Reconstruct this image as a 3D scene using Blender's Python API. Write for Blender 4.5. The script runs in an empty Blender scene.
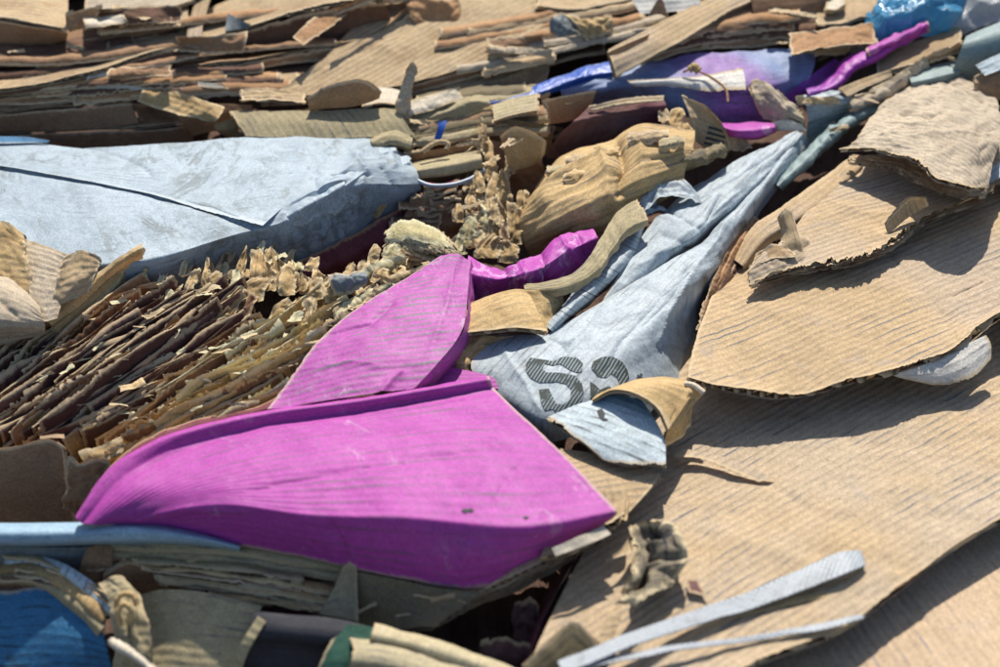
import bpy, math, random
import numpy as np
from mathutils import Vector
from mathutils.bvhtree import BVHTree

# ------------------------------------------------------------------ camera, sky, sun, exposure
scene = bpy.context.scene
C = scene.collection
ELEV, DIST, FOC = math.radians(35), 1.60, 60.0
CAMP = np.array([0.0, -DIST*math.cos(ELEV), DIST*math.sin(ELEV)])
cam_d = bpy.data.cameras.new('camera'); cam = bpy.data.objects.new('camera', cam_d); C.objects.link(cam)
cam_d.lens = FOC; cam_d.sensor_width = 36.0; cam_d.clip_start = 0.05; cam_d.clip_end = 200
cam.location = CAMP.tolist(); cam.rotation_euler = (math.pi/2-ELEV, 0, 0)
cam_d.dof.use_dof = True; cam_d.dof.focus_distance = 1.585; cam_d.dof.aperture_fstop = 3.6
scene.camera = cam
SUN_EL, SUN_AZ = math.radians(49), math.radians(4)     # azimuth off the far direction, a little to the right
world = bpy.data.worlds.new('World'); scene.world = world; world.use_nodes = True
wn = world.node_tree.nodes; wl = world.node_tree.links; wn.clear()
sky = wn.new('ShaderNodeTexSky'); sky.sky_type = 'NISHITA'; sky.sun_disc = False
sky.sun_elevation = SUN_EL; sky.sun_rotation = SUN_AZ; sky.dust_density = 1.0
bg = wn.new('ShaderNodeBackground'); bg.inputs['Strength'].default_value = 0.105
wo = wn.new('ShaderNodeOutputWorld'); wl.new(sky.outputs[0], bg.inputs[0]); wl.new(bg.outputs[0], wo.inputs[0])
sun_d = bpy.data.lights.new('sun', 'SUN'); sun_d.energy = 5.0; sun_d.angle = math.radians(0.55); sun_d.color = (1.0, 0.94, 0.84)
sun = bpy.data.objects.new('sun', sun_d); C.objects.link(sun)
sdir = Vector((math.sin(SUN_AZ)*math.cos(SUN_EL), math.cos(SUN_AZ)*math.cos(SUN_EL), math.sin(SUN_EL)))
sun.rotation_euler = sdir.to_track_quat('Z', 'Y').to_euler()
scene.view_settings.view_transform = 'Standard'; scene.view_settings.look = 'None'
scene.view_settings.exposure = 0.2; scene.view_settings.gamma = 1.0
scene.view_settings.use_curve_mapping = False

# ------------------------------------------------------------------ pixels to places, noise
PXM = 36.0/FOC/1000.0
FW = np.array([0, math.cos(ELEV), -math.sin(ELEV)]); UPV = np.array([0, math.sin(ELEV), math.cos(ELEV)])
RTV = np.array([1.0, 0, 0])
def place(px, py, h):
    """photo pixel + height above the datum in mm -> point"""
    d = FW + RTV*((px-500)*PXM) + UPV*((333.5-py)*PXM)
    return CAMP + d*((h/1000.0 - CAMP[2])/d[2])
def topx(P):
    q = P - CAMP; z = q@FW
    return np.stack([500+(q@RTV)/z/PXM, 333.5-(q@UPV)/z/PXM], -1)

_r = np.random.RandomState(7); _perm = _r.permutation(256); _perm = np.concatenate([_perm, _perm, _perm])
_gr = _r.normal(size=(256, 3)); _gr /= np.linalg.norm(_gr, axis=1)[:, None]
def perlin(P):
    P = np.asarray(P, float); i = np.floor(P).astype(int); f = P-i; i &= 255
    w = f*f*f*(f*(f*6-15)+10)
    def g(a, b, c):
        h = _perm[_perm[_perm[(i[..., 0]+a) & 255]+((i[..., 1]+b) & 255)]+((i[..., 2]+c) & 255)]
        return ((f-np.array([a, b, c]))*_gr[h]).sum(-1)
    L = lambda a, b, t: a+(b-a)*t
    x0 = L(L(g(0,0,0), g(1,0,0), w[..., 0]), L(g(0,1,0), g(1,1,0), w[..., 0]), w[..., 1])
    x1 = L(L(g(0,0,1), g(1,0,1), w[..., 0]), L(g(0,1,1), g(1,1,1), w[..., 0]), w[..., 1])
    return L(x0, x1, w[..., 2])
def n1(x, seed, oct=4, rough=.6):
    x = np.asarray(x, float); s = 0; a = 1; f = 1
    for o in range(oct):
        s = s+a*perlin(np.stack([x*f, np.full_like(x, seed*1.37+o*9.1), np.full_like(x, seed*.71)], -1)); a *= rough; f *= 2.1
    return s

_hv = _r.uniform(-1, 1, 4096)
def facet(x, y, seed):
    """piecewise-linear noise on a jittered triangle lattice: flat facets that meet in sharp creases"""
    x = x+.35*np.sin(y*1.3+seed)+.2*np.sin(x*2.1+seed*2); y = y+.35*np.sin(x*1.7+seed*3)
    s = (x+y)*.36603; i = np.floor(x+s); j = np.floor(y+s); t = (i+j)*.211325
    fx, fy = x-(i-t), y-(j-t)
    # barycentric on the skewed square
    p = fx+(fx+fy)*.36603; q = fy+(fx+fy)*.36603
    H = lambda a, b: _hv[(np.asarray(a*73+b*179+int(seed*31), dtype=np.int64)) % 4096]
    h00, h10, h01, h11 = H(i, j), H(i+1, j), H(i, j+1), H(i+1, j+1)
    return np.where(p > q, h00+(h10-h00)*(p-q)+(h11-h00)*q, h00+(h01-h00)*(q-p)+(h11-h00)*p)
# ------------------------------------------------------------------ lofted sheets
def hermite(P, s, t):
    """P (n,...) at params s -> values at t; finite-difference tangents, duplicate params make a crease"""
    P = np.asarray(P, float); n = len(P)
    segs = []; a = 0
    for k in range(1, n):
        if s[k]-s[k-1] < 1e-9: segs.append((a, k-1)); a = k
    segs.append((a, n-1))
    out = np.zeros((len(t),)+P.shape[1:])
    for si, (a, b) in enumerate(segs):
        if b == a: continue
        lo = s[a] if si else -1e9; hi = s[b] if si < len(segs)-1 else 1e9
        m = (t >= lo) & (t <= hi); tt = np.clip(t[m], s[a], s[b])
        Q = P[a:b+1]; ss = np.asarray(s[a:b+1])
        d = np.diff(ss); sl = np.diff(Q, axis=0)/d.reshape((-1,)+(1,)*(Q.ndim-1))
        T = np.zeros_like(Q); T[0] = sl[0]; T[-1] = sl[-1]
        for k in range(1, len(Q)-1):
            T[k] = (sl[k-1]*d[k]+sl[k]*d[k-1])/(d[k]+d[k-1])
        j = np.clip(np.searchsorted(ss, tt, 'right')-1, 0, len(ss)-2)
        x = (tt-ss[j])/d[j]; sh = (-1,)+(1,)*(Q.ndim-1); x = x.reshape(sh); dj = d[j].reshape(sh)
        out[m] = ((2*x**3-3*x**2+1)*Q[j]+(x**3-2*x**2+x)*dj*T[j]+(-2*x**3+3*x**2)*Q[j+1]+(x**3-x**2)*dj*T[j+1])
    return out
def resample(poly, n):
    P = np.array([place(*p) for p in poly])
    s = np.concatenate([[0], np.cumsum(np.linalg.norm(np.diff(P, axis=0), axis=1))])
    return hermite(P, s, np.linspace(0, s[-1], n)), s[-1]
class Surf: pass
SEED = [1]
def base_grid(rows, step, straight=False):
    rs = []; L = []
    for r in rows:
        P, l = resample(r, 200); rs.append(P); L.append(l)
    R = np.array(rs)
    gaps = [np.linalg.norm(R[k+1]-R[k], axis=1).mean() for k in range(len(R)-1)]
    s = np.concatenate([[0], np.cumsum([0 if g < 1e-7 else g for g in gaps])])
    Lu, Lv = max(L), s[-1]
    nu = int(np.clip(Lu/step, 6, 360)); nv = int(np.clip(Lv/step, 4, 300))
    G = hermite(R, s, np.linspace(0, s[-1], nv+1))
    idx = np.linspace(0, 199, nu+1); i0 = np.clip(idx.astype(int), 0, 198); f = (idx-i0)[None, :, None]
    G = G[:, i0]*(1-f)+G[:, i0+1]*f
    return G, Lu, Lv
def normals(G):
    du = np.gradient(G, axis=1); dv = np.gradient(G, axis=0)
    n = np.cross(dv, du); n /= np.linalg.norm(n, axis=-1)[..., None]+1e-12
    return n
def samp(A, u, v):
    """bilinear sample of grid A (nv,nu,k) at u,v in 0..1"""
    nv, nu = A.shape[0]-1, A.shape[1]-1
    x = np.clip(u, 0, 1)*nu; y = np.clip(v, 0, 1)*nv
    i = np.clip(x.astype(int), 0, nu-1); j = np.clip(y.astype(int), 0, nv-1); fx = (x-i)[..., None]; fy = (y-j)[..., None]
    return (A[j, i]*(1-fx)+A[j, i+1]*fx)*(1-fy)+(A[j+1, i]*(1-fx)+A[j+1, i+1]*fx)*fy
def seg_dist(Q, A, B):
    A = np.array(A, float); B = np.array(B, float); d = B-A
    t = np.clip(((Q-A)@d)/(d@d), 0, 1); return np.linalg.norm(Q-(A+t[..., None]*d), axis=-1), t
def make_surf(rows, step=3.5, wave=(1.5, 90), wr=(0, 15), crump=(0, 30), lines=(), fl=None, flute='u', seed=None, ripple=None):
    """lines: pixel polylines (pts, width mm, height mm) pressed into (negative) or raised from the sheet"""
    S = Surf(); S.seed = seed if seed is not None else SEED[0]; SEED[0] += 1
    st = step/1000.
    G, Lu, Lv = base_grid(rows, st)
    n = normals(G)
    flip = ((CAMP-G)*n).sum(-1).mean() < 0
    if flip: n = -n
    off = np.array([S.seed*3.17, S.seed*1.91, S.seed*.77]); d = 0
    if wave[0]: d = d+wave[0]*1.6*perlin(G*1000/wave[1]+off)
    if wr[0]: d = d+wr[0]*1.5*(perlin(G*1000/wr[1]+off)+.5*perlin(G*2100/wr[1]+off))
    if crump[0]:
        w = G+.012*perlin(G*25+off)[..., None]*np.array([1, -.8, .6])
        fu = np.linspace(0, Lu*1000, G.shape[1])[None, :]+np.zeros((G.shape[0], 1)); fv = np.linspace(0, Lv*1000, G.shape[0])[:, None]+np.zeros((1, G.shape[1]))
        cs, sn = math.cos(S.seed*1.7), math.sin(S.seed*1.7); ru, rv = fu*cs-fv*sn, fu*sn+fv*cs
        d = d+crump[0]*.95*facet(ru/crump[1], rv/crump[1], S.seed)+crump[0]*.45*facet(ru*2.3/crump[1], rv*2.3/crump[1], S.seed+9)
        d = d+crump[0]*.45*(1-3.2*np.abs(perlin(w*1000/crump[1]+off)))+crump[0]*.25*(1-3.2*np.abs(perlin(w*2300/crump[1]+off+5)))
    if ripple:                                              # fold ripples (axis, count, amp mm)
        ax = np.linspace(0, 1, G.shape[1])[None, :] if ripple[0] == 'u' else np.linspace(0, 1, G.shape[0])[:, None]
        d = d+ripple[2]*np.sin(2*math.pi*ripple[1]*(ax+.12*perlin(G*14+off)))*(.5+.9*np.abs(perlin(G*12+off+3)))
    if len(lines):
        Q = topx(G)+1.5*np.stack([perlin(G*60+off), perlin(G*60+off+4)], -1)
        for pts, wd, ht in lines:
            best = np.full(Q.shape[:2], 1e9); tp = np.zeros(Q.shape[:2])
            for k in range(len(pts)-1):
                dd, t = seg_dist(Q, pts[k], pts[k+1]); mm = dd < best
                best = np.where(mm, dd, best); tp = np.where(mm, (k+t)/(len(pts)-1), tp)
            d = d+ht*np.exp(-1.25*best/wd)*np.clip(np.minimum(tp, 1-tp)*8+.25, 0, 1)
    G = G+n*(np.asarray(d)/1000.)[..., None] if not np.isscalar(d) else G
    S.G, S.Lu, S.Lv, S.flip = G, Lu, Lv, flip
    S.n = normals(G)*(-1 if flip else 1)
    u = np.linspace(0, 1, G.shape[1])[None, :]*np.ones((G.shape[0], 1)); v = np.linspace(0, 1, G.shape[0])[:, None]*np.ones((1, G.shape[1]))
    if fl is not None:
        c = rows[len(rows)//2][len(rows[len(rows)//2])//2]
        a = place(c[0], c[1], c[2]); b = place(c[0]+fl[0]*20, c[1]+fl[1]*20, c[2]); e = (b-a)[:2]; e /= np.linalg.norm(e)
        S.uv = np.stack([G[..., 0]*e[0]+G[..., 1]*e[1], -G[..., 0]*e[1]+G[..., 1]*e[0]], -1)
    elif flute == 'u': S.uv = np.stack([u*Lu, v*Lv], -1)
    else: S.uv = np.stack([v*Lv, u*Lu], -1)
    S.uv = S.uv+S.seed*np.array([.37, .0])
    return S
def tear_fn(amp, seed, freq=60., L=.3):
    def f(t):
        if amp <= 0: return np.zeros_like(t)
        x = t*L*freq
        w = np.clip(.35+1.1*n1(x*.3, seed+3, 2), 0, 1.4)
        sp = np.clip(1-2.6*np.abs(n1(x*1.7, seed+21, 2)), 0, 1)**2
        return amp/1000.*np.clip(.5+1.0*w*n1(x, seed, 6, .78)+.5*n1(x*.25, seed+8, 2)+.35*w*sp+.12*n1(x*9, seed+5, 2), 0, 2.4)
    return f
def domain(S, tear, seed, nu=None, nv=None, extra=0.0):
    nv0, nu0 = S.G.shape[:2]; nu = nu or nu0; nv = nv or nv0
    if tear.get('n', 0) or tear.get('s', 0): nu = int(min(nu*2.4, S.Lu/.0011+6))
    if tear.get('w', 0) or tear.get('e', 0): nv = int(min(nv*1.8, S.Lv/.0012+6))
    U, V = np.meshgrid(np.linspace(0, 1, nu), np.linspace(0, 1, nv))
    n = tear_fn(tear.get('n', 0), seed+1, L=S.Lu); s = tear_fn(tear.get('s', 0), seed+2, L=S.Lu)
    w = tear_fn(tear.get('w', 0), seed+5, L=S.Lv); e = tear_fn(tear.get('e', 0), seed+6, L=S.Lv)
    q = .46
    x, y = U[0], V[:, 0]
    a = np.minimum((n(x)+extra)/S.Lv, q)[None, :]; b = np.minimum((s(x)+extra)/S.Lv, q)[None, :]
    c = np.minimum((w(y)+extra)/S.Lu, q)[:, None]; d = np.minimum((e(y)+extra)/S.Lu, q)[:, None]
    u = c+U*(1-c-d); v = a+V*(1-a-b)
    ed = np.full(U.shape, 1.0)
    if tear.get('n'): ed = np.minimum(ed, (v-a)*S.Lv)
    if tear.get('s'): ed = np.minimum(ed, (1-b-v)*S.Lv)
    if tear.get('w'): ed = np.minimum(ed, (u-c)*S.Lu)
    if tear.get('e'): ed = np.minimum(ed, (1-d-u)*S.Lu)
    return u, v, ed
def mesh_grid(name, P, uv, ed, flip, mat, origin, wind=False):
    nv, nu = P.shape[:2]
    me = bpy.data.meshes.new(name)
    idx = np.arange(nv*nu).reshape(nv, nu)
    q = np.stack([idx[:-1, :-1], idx[1:, :-1], idx[1:, 1:], idx[:-1, 1:]], -1).reshape(-1, 4)
    if flip: q = q[:, ::-1]
    V = (P-origin).reshape(-1, 3)
    me.vertices.add(len(V)); me.vertices.foreach_set('co', V.ravel())
    me.loops.add(q.size); me.loops.foreach_set('vertex_index', q.ravel().astype(np.int32))
    me.polygons.add(len(q)); me.polygons.foreach_set('loop_start', np.arange(0, q.size, 4, dtype=np.int32))
    me.polygons.foreach_set('loop_total', np.full(len(q), 4, np.int32))
    me.update(calc_edges=True)
    l = me.uv_layers.new(name='UVMap'); l.data.foreach_set('uv', uv.reshape(-1, 2)[q.ravel()].ravel())
    at = me.attributes.new('edge', 'FLOAT', 'POINT'); at.data.foreach_set('value', ed.ravel().astype(np.float32))
    me.polygons.foreach_set('use_smooth', np.ones(len(q), bool))
    me.materials.append(mat); me.validate()
    return me
def link(name, me, parent=None, loc=(0, 0, 0)):
    o = bpy.data.objects.new(name, me); C.objects.link(o); o.parent = parent
    o.location = (0, 0, 0) if parent else loc
    return o
def tag(o, label=None, cat=None, group=None, kind=None):
    if label: o['label'] = label
    if cat: o['category'] = cat
    if group: o['group'] = group
    if kind: o['kind'] = kind
    return o
SURF = {}
def crisp(rows, ks):
    """make the given rows sharp folds"""
    out = []
    for k, r in enumerate(rows): out += [r, list(r)] if k in ks else [r]
    return out
def sheet(name, label, cat, rows, mat, back=None, t=3.6, tear=None, group=None, pitch=7.5, step=3.5, edges='nsew', parent=None, crease=(), **kw):
    """one board. t > 0: corrugated (face liner, fluting, back liner under an Empty); t = 0: a single thin ply"""
    tear = tear or {}
    if crease: rows = crisp(rows, crease)
    S = make_surf(rows, step=step, **kw); sd = S.seed*11
    G = S.G; org = np.array([G[..., 0].mean(), G[..., 1].mean(), G[..., 2].min()])
    if parent is not None: org = np.array(parent.location)
    if t <= 0:
        u, v, ed = domain(S, tear, sd)
        o = link(name, mesh_grid(name, samp(G, u, v), samp(S.uv, u, v), ed, S.flip, mat, org), parent, org.tolist())
        if parent is None: tag(o, label, cat, group)
        SURF[o.name] = S
        return o
    root = bpy.data.objects.new(name, None); C.objects.link(root); root.location = org.tolist(); tag(root, label, cat, group)
    root.empty_display_size = .03; SURF[root.name] = S
    back = back or mat
    tl = lambda P: (t/1000.)*np.clip(.92+.75*perlin(P*28+S.seed)+.3*perlin(P*90+S.seed), .3, 1.25)[..., None]
    u, v, ed = domain(S, {k: q*1.15 for k, q in tear.items()}, sd); P = samp(G, u, v)
    link('face_liner', mesh_grid('face_liner', P+samp(S.n, u, v)*tl(P)*.5, samp(S.uv, u, v), ed, S.flip, mat, org), root)
    nu, nv = max(4, int(G.shape[1]*.7)), max(3, int(G.shape[0]*.7))
    tb = {k: a*.8 for k, a in tear.items()}
    u, v, ed = domain(S, tb, sd+50, nu, nv); P = samp(G, u, v)
    link('back_liner', mesh_grid('back_liner', P-samp(S.n, u, v)*tl(P)*.5, samp(S.uv, u, v), ed, not S.flip, back, org), root)
    Ps, us, es = [], [], []
    for k in edges:
        L, D = (S.Lu, S.Lv) if k in 'ns' else (S.Lv, S.Lu)
        m = int(np.clip(L/.0013, 8, 700)); x = np.linspace(0, 1, m)
        f = tear_fn(tear.get(k, 0)*1.1, sd+{'n': 1, 's': 2, 'w': 5, 'e': 6}[k], L=L)(x)
        dep = np.minimum(np.array([.0005, .004, .009])[:, None]+f[None, :], .48*D)/D
        X = np.ones((3, 1))*x[None, :]
        u, v = {'n': (X, dep), 's': (X, 1-dep), 'w': (dep, X), 'e': (1-dep, X)}[k]
        P = samp(G, u, v); q = samp(S.uv, u, v)
        ph = 2*math.pi*q[..., 1]*1000/pitch+.8*perlin(P*70)
        P = P+samp(S.n, u, v)*tl(P)*(.46*np.clip(1.35*np.sin(ph), -1, 1))[..., None]
        Ps.append(P); us.append(q); es.append(np.zeros(P.shape[:2]))
    me = None
    import bmesh
    parts = [mesh_grid('fluting', p, q, e, False, MAT['flute'], org) for p, q, e in zip(Ps, us, es)]
    if len(parts) > 1:
        bm = bmesh.new()
        for p in parts: bm.from_mesh(p)
        me = bpy.data.meshes.new('fluting'); bm.to_mesh(me); bm.free(); me.materials.append(MAT['flute'])
        for p in parts: bpy.data.meshes.remove(p)
    elif parts: me = parts[0]
    if me: link('fluting', me, root)
    return root
def ribbon(a, b, w, lift=0, n=None):
    """rows for a band whose centre line is the pixel polyline a, w px wide (perpendicular in the picture), b unused"""
    L, R = [], []
    for k, p in enumerate(a):
        p0 = a[max(k-1, 0)]; p1 = a[min(k+1, len(a)-1)]; dx, dy = p1[0]-p0[0], p1[1]-p0[1]; l = math.hypot(dx, dy)+1e-9
        nx, ny = -dy/l, dx/l
        if ny < 0: nx, ny = -nx, -ny
        ww = w[k] if isinstance(w, (list, tuple)) else w
        L.append((p[0]-nx*ww/2, p[1]-ny*ww/2, p[2])); R.append((p[0]+nx*ww/2, p[1]+ny*ww/2, p[2]))
    return L, R
def roll_rows(a, w, hh, k=7, open_=1.0, sag=1.0):
    """rows of a half-round fold along the pixel polyline a (x, y, h of its foot), w px wide, bulging hh mm"""
    L, R = ribbon(a, None, w); rows = []
    for j in range(k):
        f = j/(k-1); s = math.sin(math.pi*(.06+.94*f)); c = .5-.5*math.cos(math.pi*f)
        drop = hh*.95*max(0, f-.5)*2*open_*max(0, -math.cos(math.pi*f))
        rows.append([(l[0]*(1-c)+r[0]*c, l[1]*(1-c)+r[1]*c, l[2]+hh*s-drop) for l, r in zip(L, R)])
    return rows
def fold_rows(a, w, hh, side=None):
    """rows of a flattened fold along the pixel polyline a: slightly domed top, sharp front crease, steep front"""
    L, R = ribbon(a, None, w); d = side if side is not None else hh*.9
    m = [((l[0]*.45+r[0]*.55), (l[1]*.45+r[1]*.55), l[2]+hh) for l, r in zip(L, R)]
    c = [(r[0], r[1], r[2]+hh*.8) for r in R]
    return [[(l[0], l[1], l[2]+hh*.55) for l in L], m, c, list(c), [(r[0], r[1]+d*.75, r[2]+hh*.8-d) for r in R]]
def decal(name, parent_root, polys, mat, holes=(), lift=.0007, target=None, sp=2.5):
    """flat print laid on a sheet: pixel outlines dropped on the face of the sheet they are printed on"""
    from mathutils.geometry import delaunay_2d_cdt
    face = target or [c for c in parent_root.children if c.name.startswith('face_liner')][0]
    me0 = face.data; loc = Vector(parent_root.location)
    bv = BVHTree.FromPolygons([v.co+loc for v in me0.vertices], [tuple(p.vertices) for p in me0.polygons])
    vs, fs = [], []
    for poly in polys:
        dense = []
        for k in range(len(poly)):
            a, b = np.array(poly[k], float), np.array(poly[(k+1) % len(poly)], float); m = max(1, int(np.linalg.norm(b-a)/sp))
            dense += [a+(b-a)*i/m for i in range(m)]
        D = np.array(dense); nb = len(D)
        xs = np.arange(D[:, 0].min(), D[:, 0].max(), sp); ys = np.arange(D[:, 1].min(), D[:, 1].max(), sp)
        inner = []
        for x in xs:
            for y in ys:
                c = False; j = nb-1
                for i in range(nb):
                    if (D[i, 1] > y) != (D[j, 1] > y) and x < (D[j, 0]-D[i, 0])*(y-D[i, 1])/(D[j, 1]-D[i, 1])+D[i, 0]: c = not c
                    j = i
                if c: inner.append((x, y))
        r = delaunay_2d_cdt([Vector(p) for p in dense]+[Vector(p) for p in inner], [(i, (i+1) % nb) for i in range(nb)], [list(range(nb))], 1, 1e-4)
        base = len(vs); ok = []
        for p in r[0]:
            d = FW+RTV*((p[0]-500)*PXM)+UPV*((333.5-p[1])*PXM); d /= np.linalg.norm(d)
            hit, nn, ix, ds = bv.ray_cast(Vector(CAMP.tolist()), Vector(d.tolist()))
            if hit is None: vs.append(loc); ok.append(False)
            else:
                if nn.dot(Vector(d.tolist())) > 0: nn = -nn
                vs.append(hit+nn*lift); ok.append(True)
        for f in r[2]:
            if all(ok[i] for i in f): fs.append([base+i for i in f])
    me = bpy.data.meshes.new(name); me.from_pydata([v-loc for v in vs], [], fs); me.materials.append(mat)
    l = me.uv_layers.new(name='UVMap')
    for lp in me.loops:
        v = me.vertices[lp.vertex_index].co; l.data[lp.index].uv = (v.x, v.y*1.3+v.z)
    at = me.attributes.new('edge', 'FLOAT', 'POINT'); at.data.foreach_set('value', np.ones(len(me.vertices), np.float32))
    me.polygons.foreach_set('use_smooth', np.ones(len(me.polygons), bool)); me.update()
    return link(name, me, parent_root)
def tube(name, pts, rad, mat, label=None, cat=None, group=None, parent=None, sides=8, step=2.0, jit=0):
    P, L = resample(pts, max(8, int(sum(1 for _ in pts)*14)))
    T = np.gradient(P, axis=0); T /= np.linalg.norm(T, axis=1)[:, None]
    A = np.cross(T, np.array([0, 0, 1.0])); A /= np.linalg.norm(A, axis=1)[:, None]; B = np.cross(A, T)
    th = np.linspace(0, 2*math.pi, sides+1); rr = rad/1000.*np.ones(len(P))
    if jit: rr = rr*(1+jit*n1(np.linspace(0, 6, len(P)), len(name)))
    G = P[None]+(np.cos(th)[:, None, None]*A[None]+np.sin(th)[:, None, None]*B[None])*rr[None, :, None]
    org = np.array(parent.location) if parent is not None else np.array([P[:, 0].mean(), P[:, 1].mean(), P[:, 2].min()])
    uv = np.stack([np.linspace(0, L, len(P))[None]*np.ones((sides+1, 1)), th[:, None]*rad/1000.*np.ones((1, len(P)))], -1)
    o = link(name, mesh_grid(name, G, uv, np.ones(G.shape[:2]), True, mat, org), parent, org.tolist())
    if parent is None: tag(o, label, cat, group)
    return o
# ------------------------------------------------------------------ materials
MAT = {}
class NT:
    def __init__(s, name):
        s.m = bpy.data.materials.new(name); s.m.use_nodes = True; s.t = s.m.node_tree; s.t.nodes.clear()
    def n(s, typ, ins=None, **props):
        nd = s.t.nodes.new('ShaderNode'+typ)
        for k, v in props.items(): setattr(nd, k, v)
        for k, v in (ins or {}).items():
            sk = nd.inputs[k]
            if hasattr(v, 'is_output') or isinstance(v, bpy.types.NodeSocket): s.t.links.new(v, sk)
            else: sk.default_value = v
        return nd
    def math(s, op, a, b=None, c=None, clamp=False):
        nd = s.t.nodes.new('ShaderNodeMath'); nd.operation = op; nd.use_clamp = clamp
        for i, v in enumerate((a, b, c)):
            if v is None: continue
            if isinstance(v, bpy.types.NodeSocket): s.t.links.new(v, nd.inputs[i])
            else: nd.inputs[i].default_value = v
        return nd.outputs[0]
    def mix(s, f, a, b, blend='MIX'):
        nd = s.t.nodes.new('ShaderNodeMix'); nd.data_type = 'RGBA'; nd.blend_type = blend; nd.clamp_factor = True
        for i, v in ((0, f), (6, a), (7, b)):
            if isinstance(v, bpy.types.NodeSocket): s.t.links.new(v, nd.inputs[i])
            else: nd.inputs[i].default_value = v if i == 0 else tuple(v)+((1,) if len(v) == 3 else ())
        return nd.outputs[2]
    def ramp(s, x, lo, hi, a=0.0, b=1.0):
        nd = s.t.nodes.new('ShaderNodeMapRange'); nd.interpolation_type = 'SMOOTHSTEP'
        s.t.links.new(x, nd.inputs[0])
        for i, v in ((1, lo), (2, hi), (3, a), (4, b)): nd.inputs[i].default_value = v
        return nd.outputs[0]
    def noise(s, vec, scale, detail=4, rough=.6, dist=0.0, mul=None):
        if mul:
            mp = s.n('Mapping', {0: vec, 3: mul}); vec = mp.outputs[0]
        return s.n('TexNoise', {'Vector': vec, 'Scale': scale, 'Detail': detail, 'Roughness': rough, 'Distortion': dist}).outputs[0]
def board(name, base, dark=None, dirt=(.10, .10, .115), ribs=.5, dirty=.5, edge=(.52, .40, .25), vary=.18, wrink=.35, rough=.85, tint=None, stain=None, patch=.35, pitch=7.5, scuff=None, ply=False, grain=1.0, dashlen=26, cover=.2, ew=(.0012, .0042), thin=.55, wob=.0025, fibre=1.0, sc_lo=.55, ribtone=0.0):
    """paper board: flute ridges, dirt caught on the ridges, blotches, fibres, scuffs and torn fibre along edges"""
    T = NT(name); uv = T.n('UVMap', uv_map='UVMap').outputs[0]; ob = T.n('TexCoord').outputs['Object']
    geo = T.n('NewGeometry').outputs['Position']
    rnd = T.n('ObjectInfo').outputs['Random']
    sep = T.n('SeparateXYZ', {0: uv}); u, v = sep.outputs[0], sep.outputs[1]
    wobn = T.noise(uv, 14, 2); wob2 = T.math('MULTIPLY', T.math('SUBTRACT', wobn, .5), wob)
    ph = T.math('MULTIPLY', T.math('ADD', v, wob2), 2*math.pi*1000/pitch)
    rib = T.math('MULTIPLY_ADD', T.math('SINE', ph), .5, .5)
    big = T.noise(uv, 6, 5, .6, .4)
    mid = T.noise(uv, 28, 5, .62, .3)
    fine = T.noise(uv, 420, 3, .7)
    fib = T.noise(uv, 1, 4, .7, 0, (180, 900, 1))
    streak = T.noise(uv, 1, 4, .65, .1, (dashlen, 210, 1))
    dk = dark or tuple(c*.62 for c in base)
    col = T.mix(T.ramp(big, .35, .68), base, tuple(b*.6+d*.4 for b, d in zip(base, dk)))
    col = T.mix(T.math('MULTIPLY', T.ramp(mid, .48, .72), patch), col, dk)
    if stain:
        st = T.ramp(T.noise(uv, 11, 3, .6, 1.2), .55, .72)
        col = T.mix(T.math('MULTIPLY', st, .7), col, stain)
    if tint:
        col = T.mix(T.ramp(T.noise(uv, 4.5, 3, .5, .5), .42, .62), col, tint)
    if ribtone: col = T.mix(T.math('MULTIPLY', T.ramp(rib, .35, .95), T.ramp(T.noise(uv, 5, 3), .35, .6, ribtone*.35, ribtone)), col, dk)
    # dirt on the ridges, in dashes
    region = T.ramp(T.noise(uv, 9, 3, .6, .6), .42, .66)
    dash = T.math('MULTIPLY', T.ramp(rib, thin, .98), T.ramp(streak, .44, .62))
    dm = T.math('MULTIPLY', T.math('MULTIPLY', dash, T.math('ADD', T.math('MULTIPLY', region, 1-cover), cover)), dirty*1.5, clamp=True)
    col = T.mix(dm, col, dirt)
    # smudges and specks
    sm = T.math('MULTIPLY', T.ramp(T.noise(uv, 17, 6, .72, .8), .56, .75), .55*dirty)
    col = T.mix(sm, col, tuple(c*1.5+.03 for c in dirt))
    sp = T.ramp(T.noise(uv, 160, 2, .5), .70, .76)
    col = T.mix(T.math('MULTIPLY', sp, .55*min(1, dirty+.2)), col, tuple(c*.6 for c in dirt))
    if scuff:
        sc = T.math('MULTIPLY', T.ramp(T.noise(uv, 1, 6, .75, .6, (60, 34, 1)), sc_lo, sc_lo+.11), T.ramp(T.noise(uv, 8, 3), .45, .6))
        col = T.mix(T.math('MULTIPLY', sc, .75), col, scuff)
    # fibre
    fm = T.math('MULTIPLY_ADD', T.math('SUBTRACT', fine, .5), 1.3*grain, 1.0)
    fm = T.math('MULTIPLY', fm, T.math('MULTIPLY_ADD', T.math('SUBTRACT', T.noise(uv, 110, 4, .7), .5), .7*grain, 1.0))
    fm = T.math('MULTIPLY', fm, T.math('MULTIPLY_ADD', T.math('SUBTRACT', fib, .5), .7*grain*fibre, 1.0))
    fm = T.math('MULTIPLY', fm, T.math('MULTIPLY_ADD', rnd, vary, 1-vary*.5))
    val = T.n('CombineColor', {0: fm, 1: fm, 2: fm}).outputs[0]
    col = T.mix(1.0, col, val, 'MULTIPLY')
    # torn fibre at the edge
    ed = T.n('Attribute', attribute_name='edge').outputs['Fac']
    ewn = T.math('ADD', ed, T.math('MULTIPLY', T.math('SUBTRACT', T.noise(uv, 150, 4, .7), .5), .007))
    em = T.ramp(ewn, ew[0], ew[1], 1.0, 0.0)
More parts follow.
